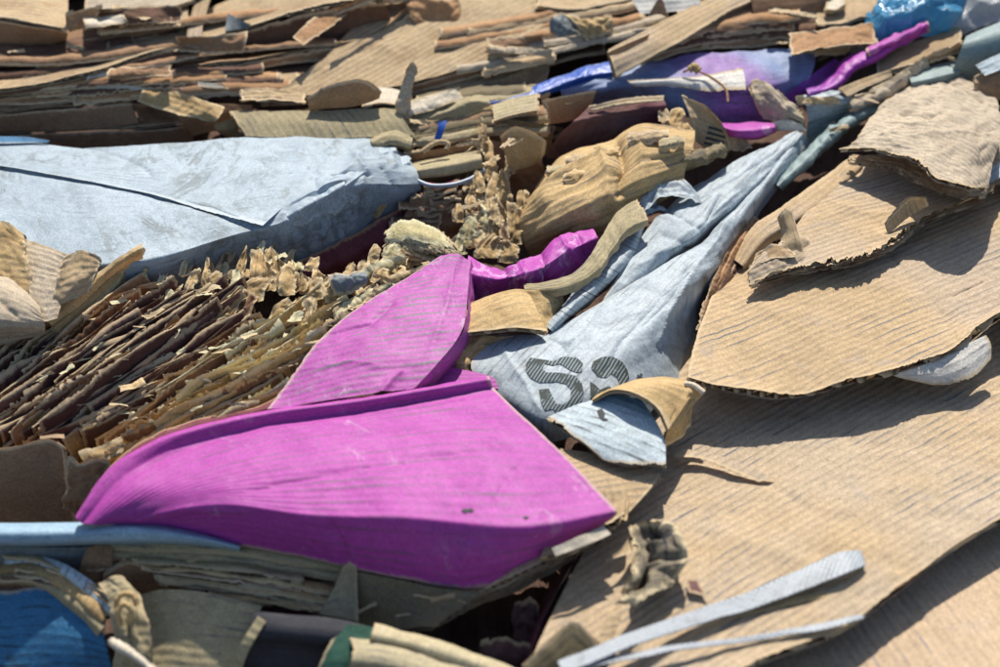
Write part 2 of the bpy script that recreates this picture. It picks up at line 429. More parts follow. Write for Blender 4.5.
    col = T.mix(T.math('MULTIPLY', em, .85), col, T.mix(T.noise(uv, 300, 2), tuple(c*.75 for c in edge), tuple(min(1, c*1.2) for c in edge)))
    # relief
    h = T.math('MULTIPLY', rib, T.math('MULTIPLY', T.ramp(T.noise(uv, 7, 2), .3, .6, .4, 1.0), .00035*ribs))
    h = T.math('ADD', h, T.math('MULTIPLY', fine, .00022*grain))
    h = T.math('ADD', h, T.math('MULTIPLY', fib, .00018*grain*fibre))
    cr = T.n('TexNoise', {'Vector': uv, 'Scale': 22, 'Detail': 4, 'Roughness': .55, 'Distortion': .8}, noise_type='RIDGED_MULTIFRACTAL').outputs[0]
    h = T.math('ADD', h, T.math('MULTIPLY', cr, .0009*wrink))
    h = T.math('ADD', h, T.math('MULTIPLY', T.noise(uv, 45, 4, .6), .0022*wrink))
    bp = T.n('Bump', {'Strength': 1.0, 'Distance': 1.0, 'Height': h})
    rg = T.math('MULTIPLY_ADD', T.math('SUBTRACT', mid, .5), .3, rough, clamp=True)
    bs = T.n('BsdfPrincipled', {'Base Color': col, 'Roughness': rg, 'Normal': bp.outputs[0], 'Specular IOR Level': .35 if rough < .75 else .2})
    out = T.n('OutputMaterial', {0: bs.outputs[0]})
    if ply:                                                   # thin paper lets a little light through
        tr = T.n('BsdfTranslucent', {'Color': T.mix(1.0, col, (1.0, .62, .32), 'MULTIPLY'), 'Normal': bp.outputs[0]})
        mx = T.n('MixShader', {0: .10, 1: bs.outputs[0], 2: tr.outputs[0]}); T.t.links.new(mx.outputs[0], out.inputs[0])
    MAT[name] = T.m
    return T.m
def plastic(name, col, rough=.35, bump=.6, alpha=0.0, weave=0, dirt=.3, vary=None):
    T = NT(name); uv = T.n('UVMap', uv_map='UVMap').outputs[0]
    c = T.mix(T.math('MULTIPLY', T.ramp(T.noise(uv, 30, 5, .65, .5), .5, .7), dirt), col, vary or tuple(x*.45 for x in col))
    c = T.mix(T.math('MULTIPLY', T.ramp(T.noise(uv, 260, 3), .58, .7), dirt), c, (.12, .12, .12))
    h = T.math('MULTIPLY', T.noise(uv, 40, 4, .6, .6), .004*bump)
    if weave:
        sep = T.n('SeparateXYZ', {0: uv})
        a = T.math('SINE', T.math('MULTIPLY', sep.outputs[0], 2*math.pi*1000/5.0)); b = T.math('SINE', T.math('MULTIPLY', sep.outputs[1], 2*math.pi*1000/4.2))
        wv = T.math('MULTIPLY', a, b); h = T.math('ADD', h, T.math('MULTIPLY', wv, .0002*weave))
        c = T.mix(T.math('MULTIPLY', T.ramp(wv, .1, .9), .13), c, tuple(x*.5 for x in col))
    bp = T.n('Bump', {'Strength': 1.0, 'Distance': 1.0, 'Height': h})
    bs = T.n('BsdfPrincipled', {'Base Color': c, 'Roughness': rough, 'Normal': bp.outputs[0]})
    out = T.n('OutputMaterial', {0: bs.outputs[0]})
    if alpha:
        tr = T.n('BsdfTranslucent', {'Color': c}); mx = T.n('MixShader', {0: alpha, 1: bs.outputs[0], 2: tr.outputs[0]}); T.t.links.new(mx.outputs[0], out.inputs[0])
    MAT[name] = T.m
def ink(name, col, hatch):
    T = NT(name); uv = T.n('UVMap', uv_map='UVMap').outputs[0]
    sep = T.n('SeparateXYZ', {0: uv})
    q = T.math('ADD', T.math('MULTIPLY', sep.outputs[0], 1.0), T.math('MULTIPLY', sep.outputs[1], -.35))
    q = T.math('ADD', q, T.math('MULTIPLY', T.noise(uv, 25, 2), .003))
    w = T.math('SINE', T.math('MULTIPLY', q, 2*math.pi*1000/3.4))
    m = T.math('MULTIPLY', T.ramp(w, .5, .9), T.ramp(T.noise(uv, 1, 4, .6, 0, (45, 30, 1)), .40, .52))
    c = T.mix(T.math('MULTIPLY', m, hatch), col, (.40, .50, .55))
    wear = T.ramp(T.noise(uv, 120, 5, .75), .60, .70)
    c = T.mix(T.math('MULTIPLY', wear, .7), c, (.36, .44, .48))
    bs = T.n('BsdfPrincipled', {'Base Color': c, 'Roughness': .8}); T.n('OutputMaterial', {0: bs.outputs[0]}); MAT[name] = T.m

KR = dict(wrink=.4)
board('tan', (.50, .375, .225), dark=(.30, .195, .105), ribs=1.3, dirty=.45, patch=.55, stain=(.34, .22, .12), edge=(.66, .53, .35), ew=(.0008, .0030), **KR)
board('tan_flat', (.53, .385, .225), ribs=1.0, dirty=.7, patch=.3, wrink=.3, vary=.06, dirt=(.15, .15, .165), dashlen=7, cover=.3, thin=.66, tint=(.47, .37, .265), edge=(.60, .46, .29), fibre=.4, ribtone=.35)
board('tan_flat_low', (.53, .385, .225), ribs=.9, dirty=.75, patch=.3, wrink=.3, vary=.05, dirt=(.16, .16, .17), dashlen=22, cover=.2, thin=.66, tint=(.475, .375, .265), edge=(.60, .46, .29), fibre=.4, ribtone=.3)
board('tan_warm', (.56, .415, .275), ribs=.6, dirty=.6, patch=.25, wrink=.3, vary=.05, dirt=(.24, .22, .23), fibre=.4, ribtone=.2)
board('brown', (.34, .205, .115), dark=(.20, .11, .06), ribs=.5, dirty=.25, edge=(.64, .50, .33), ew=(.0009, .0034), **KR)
board('orange_brown', (.42, .245, .125), dark=(.26, .135, .065), ribs=.4, dirty=.2, edge=(.66, .52, .34), ew=(.0009, .0034), **KR)
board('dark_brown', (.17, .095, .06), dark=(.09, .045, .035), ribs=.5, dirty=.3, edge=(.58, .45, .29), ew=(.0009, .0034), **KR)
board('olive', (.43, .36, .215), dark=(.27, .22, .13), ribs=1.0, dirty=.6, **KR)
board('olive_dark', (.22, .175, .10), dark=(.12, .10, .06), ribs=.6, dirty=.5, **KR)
board('ochre', (.54, .38, .185), dark=(.32, .20, .085), ribs=.9, dirty=.55, wrink=.7, patch=.6, edge=(.68, .53, .32))
board('grey_tan', (.50, .415, .305), dark=(.28, .22, .16), ribs=1.2, dirty=.6, wrink=.7, patch=.5)
board('pale', (.66, .58, .46), dark=(.45, .38, .28), ribs=.4, dirty=.4, **KR)
board('cream', (.47, .405, .26), dark=(.34, .28, .17), ribs=.2, dirty=.4, wrink=.4)
board('whitish', (.66, .63, .57), dark=(.46, .43, .38), ribs=.8, dirty=.6, cover=.4, **KR)
PE = dict(ew=(.0012, .0048))
board('ply', (.55, .385, .185), dark=(.34, .22, .11), ribs=.15, dirty=.25, edge=(.70, .57, .36), wrink=.8, ply=True, vary=.5, **PE)
board('ply_brown', (.23, .13, .08), dark=(.14, .07, .05), ribs=.15, dirty=.25, edge=(.62, .48, .29), wrink=.8, ply=True, vary=.7, **PE)
board('ply_dark', (.15, .075, .06), dark=(.08, .035, .04), ribs=.15, dirty=.2, edge=(.55, .41, .25), wrink=.8, vary=.6, **PE)
board('ply_olive', (.49, .42, .225), dark=(.30, .25, .13), ribs=.15, dirty=.4, edge=(.74, .68, .44), wrink=.9, ply=True, vary=.4, ew=(.002, .007))
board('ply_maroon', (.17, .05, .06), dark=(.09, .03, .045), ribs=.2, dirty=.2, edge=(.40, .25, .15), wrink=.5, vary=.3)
board('flute', (.42, .285, .165), dark=(.24, .145, .085), ribs=0, dirty=.2, edge=(.56, .43, .26), wrink=.3, vary=.4)
board('magenta', (.43, .055, .35), dark=(.35, .04, .30), dirt=(.14, .08, .14), ribs=.8, dirty=.6, edge=(.50, .34, .30), patch=.45, wrink=.3, rough=.62, vary=.03, grain=.9, cover=.3, dashlen=9, thin=.6, scuff=(.50, .22, .44), sc_lo=.56, fibre=.3, ribtone=.25)
board('magenta_dirty', (.43, .075, .355), dark=(.33, .045, .285), dirt=(.16, .14, .17), ribs=.9, dirty=1.2, edge=(.50, .34, .30), patch=.5, wrink=.4, rough=.6, vary=.03, grain=1.0, cover=.45, dashlen=24, thin=.5, scuff=(.46, .30, .43), fibre=.3, ribtone=.3)
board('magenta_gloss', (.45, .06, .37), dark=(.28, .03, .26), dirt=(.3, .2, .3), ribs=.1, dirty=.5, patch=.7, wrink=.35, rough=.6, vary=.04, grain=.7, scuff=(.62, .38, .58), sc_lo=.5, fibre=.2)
board('sky_blue', (.37, .445, .50), dark=(.255, .32, .375), dirt=(.13, .155, .165), ribs=0, dirty=.45, edge=(.50, .56, .58), patch=.6, wrink=.4, rough=.6, vary=.03, grain=.9, scuff=(.17, .20, .205), cover=.05, sc_lo=.47, stain=(.27, .33, .36), fibre=.2)
board('grey_blue', (.43, .49, .525), dark=(.25, .30, .335), dirt=(.12, .13, .13), ribs=.2, dirty=.85, edge=(.45, .42, .36), patch=.7, wrink=.75, rough=.6, vary=.05, grain=.9, scuff=(.24, .26, .25), dashlen=14, fibre=.2)
board('pale_blue', (.52, .60, .63), dark=(.42, .49, .52), dirt=(.12, .13, .13), ribs=.6, dirty=.8, edge=(.5, .42, .3), patch=.3, wrink=.2, rough=.7, vary=.05, cover=.4)
board('teal_grey', (.25, .33, .325), dark=(.18, .245, .24), dirt=(.10, .12, .11), ribs=.15, dirty=.4, patch=.4, wrink=.3, rough=.55, vary=.1, edge=(.42, .42, .36), fibre=.2)
board('blue_violet', (.20, .27, .45), dark=(.12, .16, .30), dirt=(.1, .1, .14), ribs=.1, dirty=.5, tint=(.25, .13, .37), patch=.6, wrink=.6, rough=.6, vary=.05, fibre=.2)
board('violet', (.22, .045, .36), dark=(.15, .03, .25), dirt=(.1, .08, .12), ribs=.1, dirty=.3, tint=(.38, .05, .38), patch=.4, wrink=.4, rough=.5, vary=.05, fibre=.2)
board('deep_blue', (.04, .18, .34), dark=(.03, .10, .20), dirt=(.015, .03, .05), ribs=.5, dirty=.8, patch=.8, wrink=.5, rough=.65, vary=.05, edge=(.4, .36, .28), stain=(.05, .10, .14))
board('roll_blue', (.32, .46, .57), dark=(.24, .36, .47), dirt=(.12, .14, .15), ribs=.1, dirty=.4, patch=.4, wrink=.25, rough=.5, vary=.05, fibre=.2)
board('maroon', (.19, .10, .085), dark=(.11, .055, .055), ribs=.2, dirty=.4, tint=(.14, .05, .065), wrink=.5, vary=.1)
board('charcoal', (.035, .036, .045), dark=(.02, .02, .028), dirt=(.16, .16, .17), ribs=.3, dirty=.2, patch=.4, wrink=.4, rough=.7, vary=.1)
board('slate', (.17, .20, .21), dark=(.08, .10, .11), dirt=(.04, .05, .05), ribs=.1, dirty=.5, patch=.6, wrink=1.0, rough=.6, vary=.1)
board('charred', (.26, .215, .145), dark=(.05, .05, .055), dirt=(.035, .035, .04), ribs=.3, dirty=1.0, patch=1.3, wrink=.9, vary=.1, edge=(.60, .50, .32), ew=(.002, .006))
board('bulk', (.13, .075, .05), dark=(.06, .03, .028), ribs=.6, dirty=.3, patch=.8, wrink=1.2, vary=.05)
board('green_card', (.035, .10, .07), dark=(.02, .05, .04), ribs=.2, dirty=.4, wrink=.5)
board('orange_scrap', (.50, .12, .03), dark=(.30, .06, .02), ribs=.1, dirty=.3, wrink=.5)
plastic('blue_plastic', (.012, .085, .42), .45, 1.0)
plastic('bag_plastic', (.10, .38, .64), .12, 2.6, alpha=.35, dirt=.15, vary=(.15, .5, .75))
plastic('clear_plastic', (.55, .57, .58), .18, 1.4, alpha=.3, dirt=.3)
plastic('strap_grey', (.40, .44, .48), .45, .15, weave=1.0, dirt=.6, alpha=.15)
plastic('wire_grey', (.34, .40, .48), .4, .1, dirt=.3)
ink('ink', (.035, .045, .04), .85)
ink('ink_plain', (.045, .05, .05), .0)
R0 = random.Random(3)
# ------------------------------------------------------------------ the bulk of the heap underneath
def setting(name, rows, mat, kind='structure', **kw):
    o = sheet(name, None, None, rows, mat, t=0, **kw); o['kind'] = kind
    return o
g = setting('ground', [[(-900, -420, -40), (500, -420, -40), (1900, -420, -40)], [(-700, -60, 20), (500, -60, 20), (1700, -60, 20)],
                   [(-600, 160, -25), (500, 160, -25), (1600, 160, -20)], [(-500, 420, -75), (500, 420, -75), (1500, 420, -70)],
                   [(-400, 720, -95), (500, 720, -95), (1400, 720, -85)], [(-400, 1100, -110), (500, 1100, -110), (1400, 1100, -100)]],
            MAT['bulk'], step=9, wave=(14, 120), wr=(4, 25), crump=(4, 60))

# ------------------------------------------------------------------ right side: the big kraft sheets
sheet('cardboard_sheet', 'lowest flat kraft sheet in the corner, under the long ragged edge with the thin strap', 'cardboard',
      [[(560, 640, -40), (800, 520, -30), (1150, 380, -26)], [(640, 760, -34), (880, 660, -26), (1200, 540, -22)], [(700, 900, -38), (950, 840, -30), (1250, 760, -28)]],
      MAT['tan_warm'], step=6, wave=(2, 160), fl=(1, 1.5), lines=[([(885, 580), (905, 605), (940, 640), (965, 680)], 3.2, -2.2)])
sheet('cardboard_sheet', 'large flat kraft sheet streaked with dirt, lying under the grey straps', 'cardboard',
      [[(600, 350, -12), (800, 320, -8), (1110, 240, -8)], [(640, 480, -14), (800, 450, -4), (1100, 370, -2)],
       [(574, 572, -16), (760, 545, -2), (1100, 460, 2)], [(500, 735, -26), (690, 712, -8), (755, 668, -2), (840, 634, 1), (900, 590, 2), (960, 546, 4), (1090, 478, 5)]],
      MAT['tan_flat_low'], back=MAT['dark_brown'], step=3.4, wave=(1.6, 150), wr=(.25, 22), fl=(1, -.56), t=6.5, tear={'s': 4.0},
      lines=[([(676, 459), (705, 459), (760, 483), (835, 527)], 2.2, -2.0), ([(790, 600), (860, 588), (905, 575)], 4, 1.5), ([(680, 458), (755, 479)], 2.0, -3.0), ([(700, 530), (790, 560), (880, 575)], 6, 1.6), ([(820, 440), (900, 450), (985, 440)], 7, -1.6), ([(660, 600), (720, 570), (760, 520)], 6, 1.5)])
sheet('cardboard_sheet', 'broad kraft sheet with strong flute lines throwing a jagged shadow', 'cardboard',
      [[(724, 268, 14), (770, 250, 22), (860, 225, 24), (1090, 140, 24)], [(706, 312, 26), (770, 310, 27), (870, 290, 28), (1090, 210, 28)],
       [(692, 350, 31), (770, 355, 28), (870, 345, 30), (1090, 260, 32)], [(686, 381, 34), (730, 390, 33), (800, 397, 29), (850, 383, 35), (905, 370, 37), (955, 350, 40), (990, 322, 43), (1090, 275, 44)]],
      MAT['tan_flat'], back=MAT['brown'], step=3.2, wave=(1.4, 130), wr=(.2, 20), fl=(1, -.44), t=6.5, tear={'s': 4.5, 'w': 1.5},
      lines=[([(975, 320), (1005, 300)], 5, -5), ([(950, 300), (985, 284)], 2.2, -2.4), ([(740, 300), (800, 330), (850, 375)], 7, 1.6), ([(880, 250), (930, 300), (960, 345)], 7, -1.8), ([(715, 330), (730, 360), (735, 388)], 5, -1.6)])
w = sheet('torn_liner', 'whitish torn paper liner curling out below the flute-lined kraft sheet', 'paper',
      [[(888, 374, 33), (915, 368, 34), (950, 352, 36), (988, 334, 40)], [(898, 377, 29), (930, 377, 27), (960, 366, 30), (992, 344, 36)], [(905, 379, 26), (940, 386, 19), (972, 382, 20), (992, 360, 28)]],
      MAT['whitish'], t=0, tear={'s': 5, 'e': 3}, step=1.6, wave=(.8, 30), flute='u')
sheet('cardboard_sheet', 'kraft sheet with a deeply torn front edge between the crumpled flap and the flute-lined sheet', 'cardboard',
      [[(812, 205, 44), (850, 168, 44), (910, 150, 44), (990, 172, 44)], [(786, 240, 44), (830, 222, 48), (900, 200, 48), (995, 182, 50)],
       [(752, 284, 44), (800, 270, 47), (852, 262, 52), (888, 247, 52), (926, 218, 52), (960, 206, 54), (993, 192, 60)]],
      MAT['tan_flat'], back=MAT['brown'], step=2.6, wave=(1.2, 60), wr=(.6, 22), fl=(1, -.28), t=5, tear={'s': 8, 'w': 5},
      lines=[([(836, 205), (862, 216), (890, 215)], 2.5, 2.0), ([(800, 225), (870, 205)], 4, 1)])
sheet('torn_sliver', 'thin torn sliver standing up on the edge of the torn kraft sheet', 'cardboard',
      [[(884, 222, 62), (896, 205, 74), (905, 197, 80), (926, 196, 82)], [(888, 234, 52), (902, 222, 56), (915, 212, 60), (929, 204, 66)]],
      MAT['tan'], t=1.6, tear={'n': 7, 'e': 2}, step=1.6, wave=(1.5, 20), edges='n', flute='v')
sheet('torn_sliver', 'curled torn scrap of kraft board standing beside the ripped brown layers', 'cardboard',
      [[(778, 216, 78), (785, 208, 80), (793, 210, 76)], [(781, 232, 64), (789, 228, 68), (798, 232, 62)], [(780, 258, 50), (792, 252, 54), (806, 254, 50)]],
      MAT['tan'], t=1.6, tear={'n': 5, 'e': 3}, step=1.6, wave=(2.5, 16), edges='n', flute='v')
sheet('torn_sliver', 'torn tan scrap folded over at the corner of the torn kraft sheet', 'cardboard',
      [[(756, 252, 56), (772, 243, 62), (788, 246, 58)], [(752, 268, 50), (775, 262, 55), (800, 258, 52)]],
      MAT['tan'], t=0, tear={'n': 4, 's': 3, 'e': 3}, step=1.6, wave=(2, 18), crump=(1.5, 14))
sheet('torn_layer', 'ragged lower ply sticking out under the deeply torn kraft edge', 'cardboard',
      [[(764, 262, 40), (830, 240, 42), (900, 215, 43), (985, 190, 46)], [(748, 290, 36), (795, 277, 39), (848, 269, 42), (890, 254, 43), (930, 224, 44), (985, 203, 48)]], MAT['tan'], back=MAT['brown'], t=2.6, step=2.2, wave=(1.4, 40), crump=(.8, 26), fl=(1, -.28), tear={'s': 9, 'w': 5})
sheet('torn_layer', 'second torn ply curling between the crumpled flap and the torn kraft sheet', 'cardboard',
      [[(850, 156, 62), (900, 160, 66), (950, 178, 66), (986, 186, 60)], [(846, 164, 58), (890, 172, 62), (930, 192, 64), (962, 200, 62), (988, 198, 58)]], MAT['tan'], back=MAT['brown'], t=2.4, step=2.0, wave=(1.6, 30), crump=(1.4, 20), tear={'s': 7, 'w': 5, 'e': 3})
sheet('torn_layer', 'crumpled torn ply at the narrow end of the torn kraft sheet', 'cardboard',
      [[(752, 262, 52), (775, 246, 56), (806, 232, 52)], [(746, 274, 48), (775, 262, 53), (812, 246, 50)], [(748, 288, 42), (780, 277, 46), (818, 262, 48)]], MAT['tan_flat'], t=2.2, step=1.8, wave=(2, 24), crump=(2.4, 20), tear={'s': 7, 'w': 5, 'n': 4, 'e': 4})
# ripped layers dropping into the gap beside the grey box
for k in range(7):
    dx, dy, dh = k*3.2, k*3.0, -k*3.6; q = R0.uniform(-4, 4)
    m = ['brown', 'orange_brown', 'dark_brown', 'ply_dark', 'brown', 'dark_brown', 'ply_dark'][k]
    e0 = [(752+dx+q, 212+dy, 44+dh), (728+dx, 252+dy+q, 38+dh), (708+dx, 298+dy, 28+dh), (698+dx, 338+dy+q*2, 14+dh)]
    sheet('ripped_layer', 'ripped brown board layer hanging into the dark gap beside the grey printed box', 'cardboard',
          [[(x-4, y-1, h-2) for x, y, h in e0], e0, list(e0), [(x+7, y+5, h-10) for x, y, h in e0], [(x+12, y+16, h-30) for x, y, h in e0]],
          MAT[m], t=0, tear={'n': 4, 's': 2, 'w': 5, 'e': 5}, step=2.0, wave=(1.6, 40), crump=(1.4, 22), flute='v', group='ripped layers by the grey box')
# crumpled flap
sheet('cardboard_flap', 'crumpled grey-tan cardboard flap with a frayed lip curling over its own shadow', 'cardboard',
      [[(896, 96, 72), (930, 84, 78), (958, 78, 80), (992, 90, 76)], [(872, 118, 76), (920, 104, 86), (960, 104, 90), (998, 112, 82)],
       [(856, 138, 80), (915, 132, 92), (960, 140, 98), (998, 142, 86)], [(838, 151, 74), (880, 154, 86), (915, 165, 96), (934, 181, 100), (958, 190, 96), (983, 194, 76)]],
      MAT['grey_tan'], back=MAT['brown'], step=2.2, wave=(2.5, 40), crump=(2.6, 30), fl=(1, .35), t=3.6, tear={'s': 8, 'w': 4},
      lines=[([(893, 113), (930, 117), (948, 112)], 3, -4), ([(888, 124), (935, 128), (946, 118)], 3, 4), ([(950, 82), (985, 105)], 2.5, -4), ([(905, 140), (950, 136), (990, 136)], 2, 3), ([(880, 135), (900, 150)], 3, 3)])
sheet('folded_strip', 'long folded kraft strip running down from the crumpled flap beside the teal roll', 'cardboard',
      fold_rows([(858, 160, 46), (826, 186, 44), (790, 212, 40), (758, 234, 36), (738, 262, 26)], [14, 19, 20, 18, 14], 5, 14), MAT['tan_flat'], t=0, step=2.2, wave=(1.5, 40), crump=(.6, 30), flute='u', tear={'s': 5, 'n': 2})
sheet('cardboard_scrap', 'brown torn board stub at the side of the crumpled flap', 'cardboard',
      [[(972, 78, 96), (1000, 62, 100), (1040, 55, 100)], [(976, 92, 84), (1005, 84, 88), (1040, 82, 88)], [(990, 100, 72), (1010, 98, 72), (1040, 98, 72)]], MAT['brown'], t=3, tear={'n': 4, 'w': 4}, step=2.4, crump=(1.5, 18))
sheet('paper_scrap', 'pale bluish paper scrap behind the crumpled flap', 'paper',
      [[(975, 66, 106), (1010, 50, 110), (1040, 45, 110)], [(985, 76, 100), (1012, 66, 102), (1040, 62, 104)]], MAT['pale_blue'], t=0, step=2.4, crump=(1, 18))
sheet('cardboard_scrap', 'tan board piece seen past the far end of the crumpled flap', 'cardboard',
      [[(990, 110, 60), (1060, 90, 62)], [(985, 150, 56), (1060, 140, 58)], [(975, 182, 48), (1060, 190, 50)]], MAT['tan_flat'], t=3, step=3)
sheet('plastic_strip', 'small blue-grey plastic strip poking out beneath the crumpled flap', 'plastic',
      [[(985, 172, 56), (1002, 160, 60)], [(990, 184, 56), (1008, 172, 60)]], MAT['pale_blue'], t=0, step=2)

sheet('lifted_liner', 'thin lifted tear line across the large flat kraft sheet', 'cardboard', [[(668, 446, 1), (720, 456, 3), (775, 478, 2)], [(676, 458, 2.5), (704, 459, 4), (730, 470, 3), (758, 482, 1.5)]], MAT['tan_flat_low'], t=0, step=1.8, fl=(1, -.56), wave=(.5, 30), tear={'s': 1.5})
# straps on the big sheet
def strap(label, line, w, th, mat, group=None):
    L, R = ribbon(line, None, w)
    R2 = [(x, y, h+1.5*math.sin(i*1.9)) for i, (x, y, h) in enumerate(R)]
    o = sheet('plastic_strap', label, 'strap', [L, R2], mat, t=0, step=1.5, wave=(1.6, 34), crump=(.5, 20), tear={'e': 7, 'n': .5, 's': .5}, group=group)
    md = o.modifiers.new('thickness', 'SOLIDIFY'); md.thickness = th/1000.; md.offset = 0
    return o
strap('wide woven grey strap lying across the large flat kraft sheet', [(560, 668, 8), (605, 650, 8), (680, 623, 7), (760, 597, 9), (820, 573, 10), (846, 562, 14), (868, 557, 11)], [15, 14, 15, 18, 23, 23, 14], 1.0, MAT['strap_grey'])
strap('narrow grey strap running off the ragged edge of the large kraft sheet', [(560, 672, 5), (610, 660, 5), (700, 645, 5), (780, 634, 6), (830, 624, 8), (868, 616, 9)], [7, 7, 6, 6, 7, 5], .8, MAT['strap_grey'])
sheet('folded_strip', 'ochre paper strip tucked under the wide woven strap', 'paper', [[(735, 612, 4), (800, 596, 5), (850, 585, 6)], [(738, 618, 3), (800, 603, 4), (852, 590, 5)]], MAT['ochre'], t=0, step=2)
# crumpled charred fragment
cf = sheet('crumpled_fragment', 'dark weathered crumpled fragment of board lying on the large flat kraft sheet', 'cardboard',
      [[(628, 526, 14), (645, 520, 20), (662, 522, 16), (676, 517, 18)], [(633, 542, 16), (648, 536, 8), (662, 540, 14), (681, 534, 18)], [(634, 560, 18), (647, 556, 6), (664, 555, 16), (690, 553, 20)],
       [(630, 586, 20), (645, 582, 5), (662, 574, 12), (684, 568, 14)], [(614, 612, 12), (628, 610, 14), (650, 600, 12), (670, 584, 8)]],
      MAT['charred'], t=2.2, tear={'n': 3, 's': 3, 'w': 3, 'e': 3}, step=1.8, wave=(3, 20), crump=(6, 22), flute='v', lines=[([(655, 530), (650, 560), (640, 590)], 7, -9), ([(640, 545), (662, 552), (685, 545)], 3, 6), ([(640, 575), (665, 565)], 3, 5)])
sheet('torn_liner', 'tan wedge of torn paper beside the dark weathered fragment', 'paper', [[(604, 560, 6), (618, 552, 7), (632, 532, 9)], [(606, 562, 5), (620, 558, 6), (632, 556, 8)]], MAT['tan'], t=0, step=1.5, tear={'s': 2})
sheet('torn_liner', 'small tan paper tongue below the dark weathered fragment', 'paper', [[(606, 618, 3), (615, 615, 4), (622, 618, 4)], [(596, 646, 0), (605, 648, 0), (612, 640, 0)]], MAT['tan'], t=0, step=1.5, tear={'s': 2})
for (x, y, s, m, lb) in [(694, 586, 10, 'maroon', 'faint purple-brown flake stuck on the large flat kraft sheet')]:
    sheet('paper_flake', lb, 'paper', [[(x-8, y-8, 2), (x+3, y-9, 2)], [(x-8, y+6, 2), (x+16, y+12, 2)]], MAT[m], t=0, step=1.5, tear={'n': 2, 's': 2, 'e': 2, 'w': 2})

# ------------------------------------------------------------------ centre: grey printed box, white flap
G1 = sheet('printed_box', 'crushed pale grey-blue box printed with hatched black letters', 'box',
      [[(775, 150, 52), (790, 140, 58), (803, 134, 58), (808, 142, 46)], [(735, 205, 46), (760, 186, 54), (782, 166, 56), (792, 172, 40)], [(700, 246, 42), (725, 226, 50), (744, 214, 52), (753, 222, 20)],
       [(655, 272, 40), (690, 258, 50), (718, 250, 46), (736, 256, 8), (742, 262, -12)], [(600, 304, 38), (650, 290, 48), (694, 280, 46), (712, 290, 4), (718, 300, -20)],
       [(540, 334, 34), (610, 325, 45), (664, 314, 44), (692, 325, 2), (698, 345, -25)], [(486, 340, 28), (560, 350, 40), (632, 345, 42), (672, 352, 12), (684, 372, -15)],
       [(474, 376, 22), (535, 385, 32), (600, 382, 34), (650, 382, 18), (670, 392, 0)], [(520, 425, 4), (545, 425, 18), (590, 412, 20), (625, 410, 12), (650, 412, 0)], [(535, 440, -10), (556, 440, 0), (590, 430, 0), (620, 428, 0), (640, 425, -5)]],
      MAT['grey_blue'], back=MAT['brown'], t=2.6, step=2.6, wave=(1.6, 60), crump=(.7, 36), fl=(1, -.9), tear={'n': 2, 'w': 1.5},
      lines=[([(700, 247), (640, 285), (570, 330)], 4, 2.0), ([(545, 336), (562, 345), (566, 352)], 2, -2), ([(735, 218), (695, 268), (664, 300)], 4, 2), ([(690, 265), (672, 300), (640, 330)], 3, -1.5), ([(640, 300), (600, 320), (560, 345)], 3, 1.5), ([(735, 215), (700, 262), (668, 312), (655, 345)], 3, 4), ([(600, 308), (570, 345), (548, 395)], 4, -2.5), ([(660, 300), (620, 345), (600, 380)], 4, -2.5), ([(500, 345), (520, 375), (540, 410)], 4, 2), ([(720, 235), (690, 275), (660, 300)], 3, -3), ([(690, 290), (684, 315)], 3, -3)])
Sx = [(582, 372), (583, 364), (577, 358), (563, 357), (553, 362), (549, 361), (530, 358), (526, 363), (526, 372), (531, 379), (540, 383), (555, 382), (566, 384), (571, 390), (570, 400), (563, 405), (556, 404), (552, 396), (549, 389), (539, 390), (541, 403), (545, 411), (553, 409), (558, 415), (570, 413), (580, 405), (584, 395), (582, 384), (575, 376), (560, 373), (547, 373), (542, 369), (545, 364), (553, 366), (560, 364), (569, 370), (577, 373)]
decal('printed_letter', G1, [Sx], MAT['ink'])
Cx = [(591, 368), (593, 362), (603, 357), (613, 357), (622, 362), (627, 370), (629, 378), (627, 388), (622, 391), (619, 384), (617, 377), (611, 374), (606, 378), (602, 378), (597, 376), (594, 372)]
decal('printed_letter', G1, [Cx, [(590, 382), (595, 385), (600, 390), (609, 386), (612, 390), (604, 395), (597, 403), (590, 402)]], MAT['ink'])
decal('printed_letter', G1, [[(637, 374), (640, 377), (646, 381), (645, 385), (636, 382)], [(640, 373), (643, 376), (639, 376)]], MAT['ink_plain'])
sheet('grey_board', 'pale grey-blue folded panel running up behind the printed grey box', 'cardboard',
      [[(690, 190, 46), (740, 160, 56), (775, 143, 60), (797, 131, 60)], [(660, 216, 48), (715, 185, 58), (765, 158, 63), (800, 137, 62)], [(640, 240, 46), (690, 218, 56), (740, 185, 60), (790, 150, 58)],
       [(615, 280, 42), (650, 264, 48), (700, 230, 50), (760, 184, 50), (794, 154, 48)], [(596, 312, 34), (640, 284, 34), (698, 244, 34), (752, 202, 34), (790, 165, 36)]],
      MAT['grey_blue'], back=MAT['brown'], t=2.4, step=2.2, wave=(2, 50), crump=(.9, 34), fl=(1, -.9), tear={'w': 2},
      lines=[([(640, 225), (668, 212), (700, 232)], 3, -4), ([(650, 218), (690, 222)], 3, 3), ([(650, 262), (700, 225), (740, 190)], 4, 3), ([(690, 205), (740, 175), (780, 148)], 3, -4), ([(720, 195), (705, 225)], 3, -4), ([(625, 275), (680, 245), (730, 205), (780, 160)], 3, 4), ([(660, 235), (690, 250)], 2.5, -3)])
sheet('grey_board', 'rolled narrow grey-blue edge beside the curled tan roll', 'cardboard',
      roll_rows([(642, 222, 40), (628, 252, 40), (600, 282, 38), (572, 306, 34), (550, 330, 26)], [12, 18, 20, 18, 12], 14), MAT['grey_blue'], t=0, step=2.4, wave=(2, 25), crump=(1, 22), flute='v')
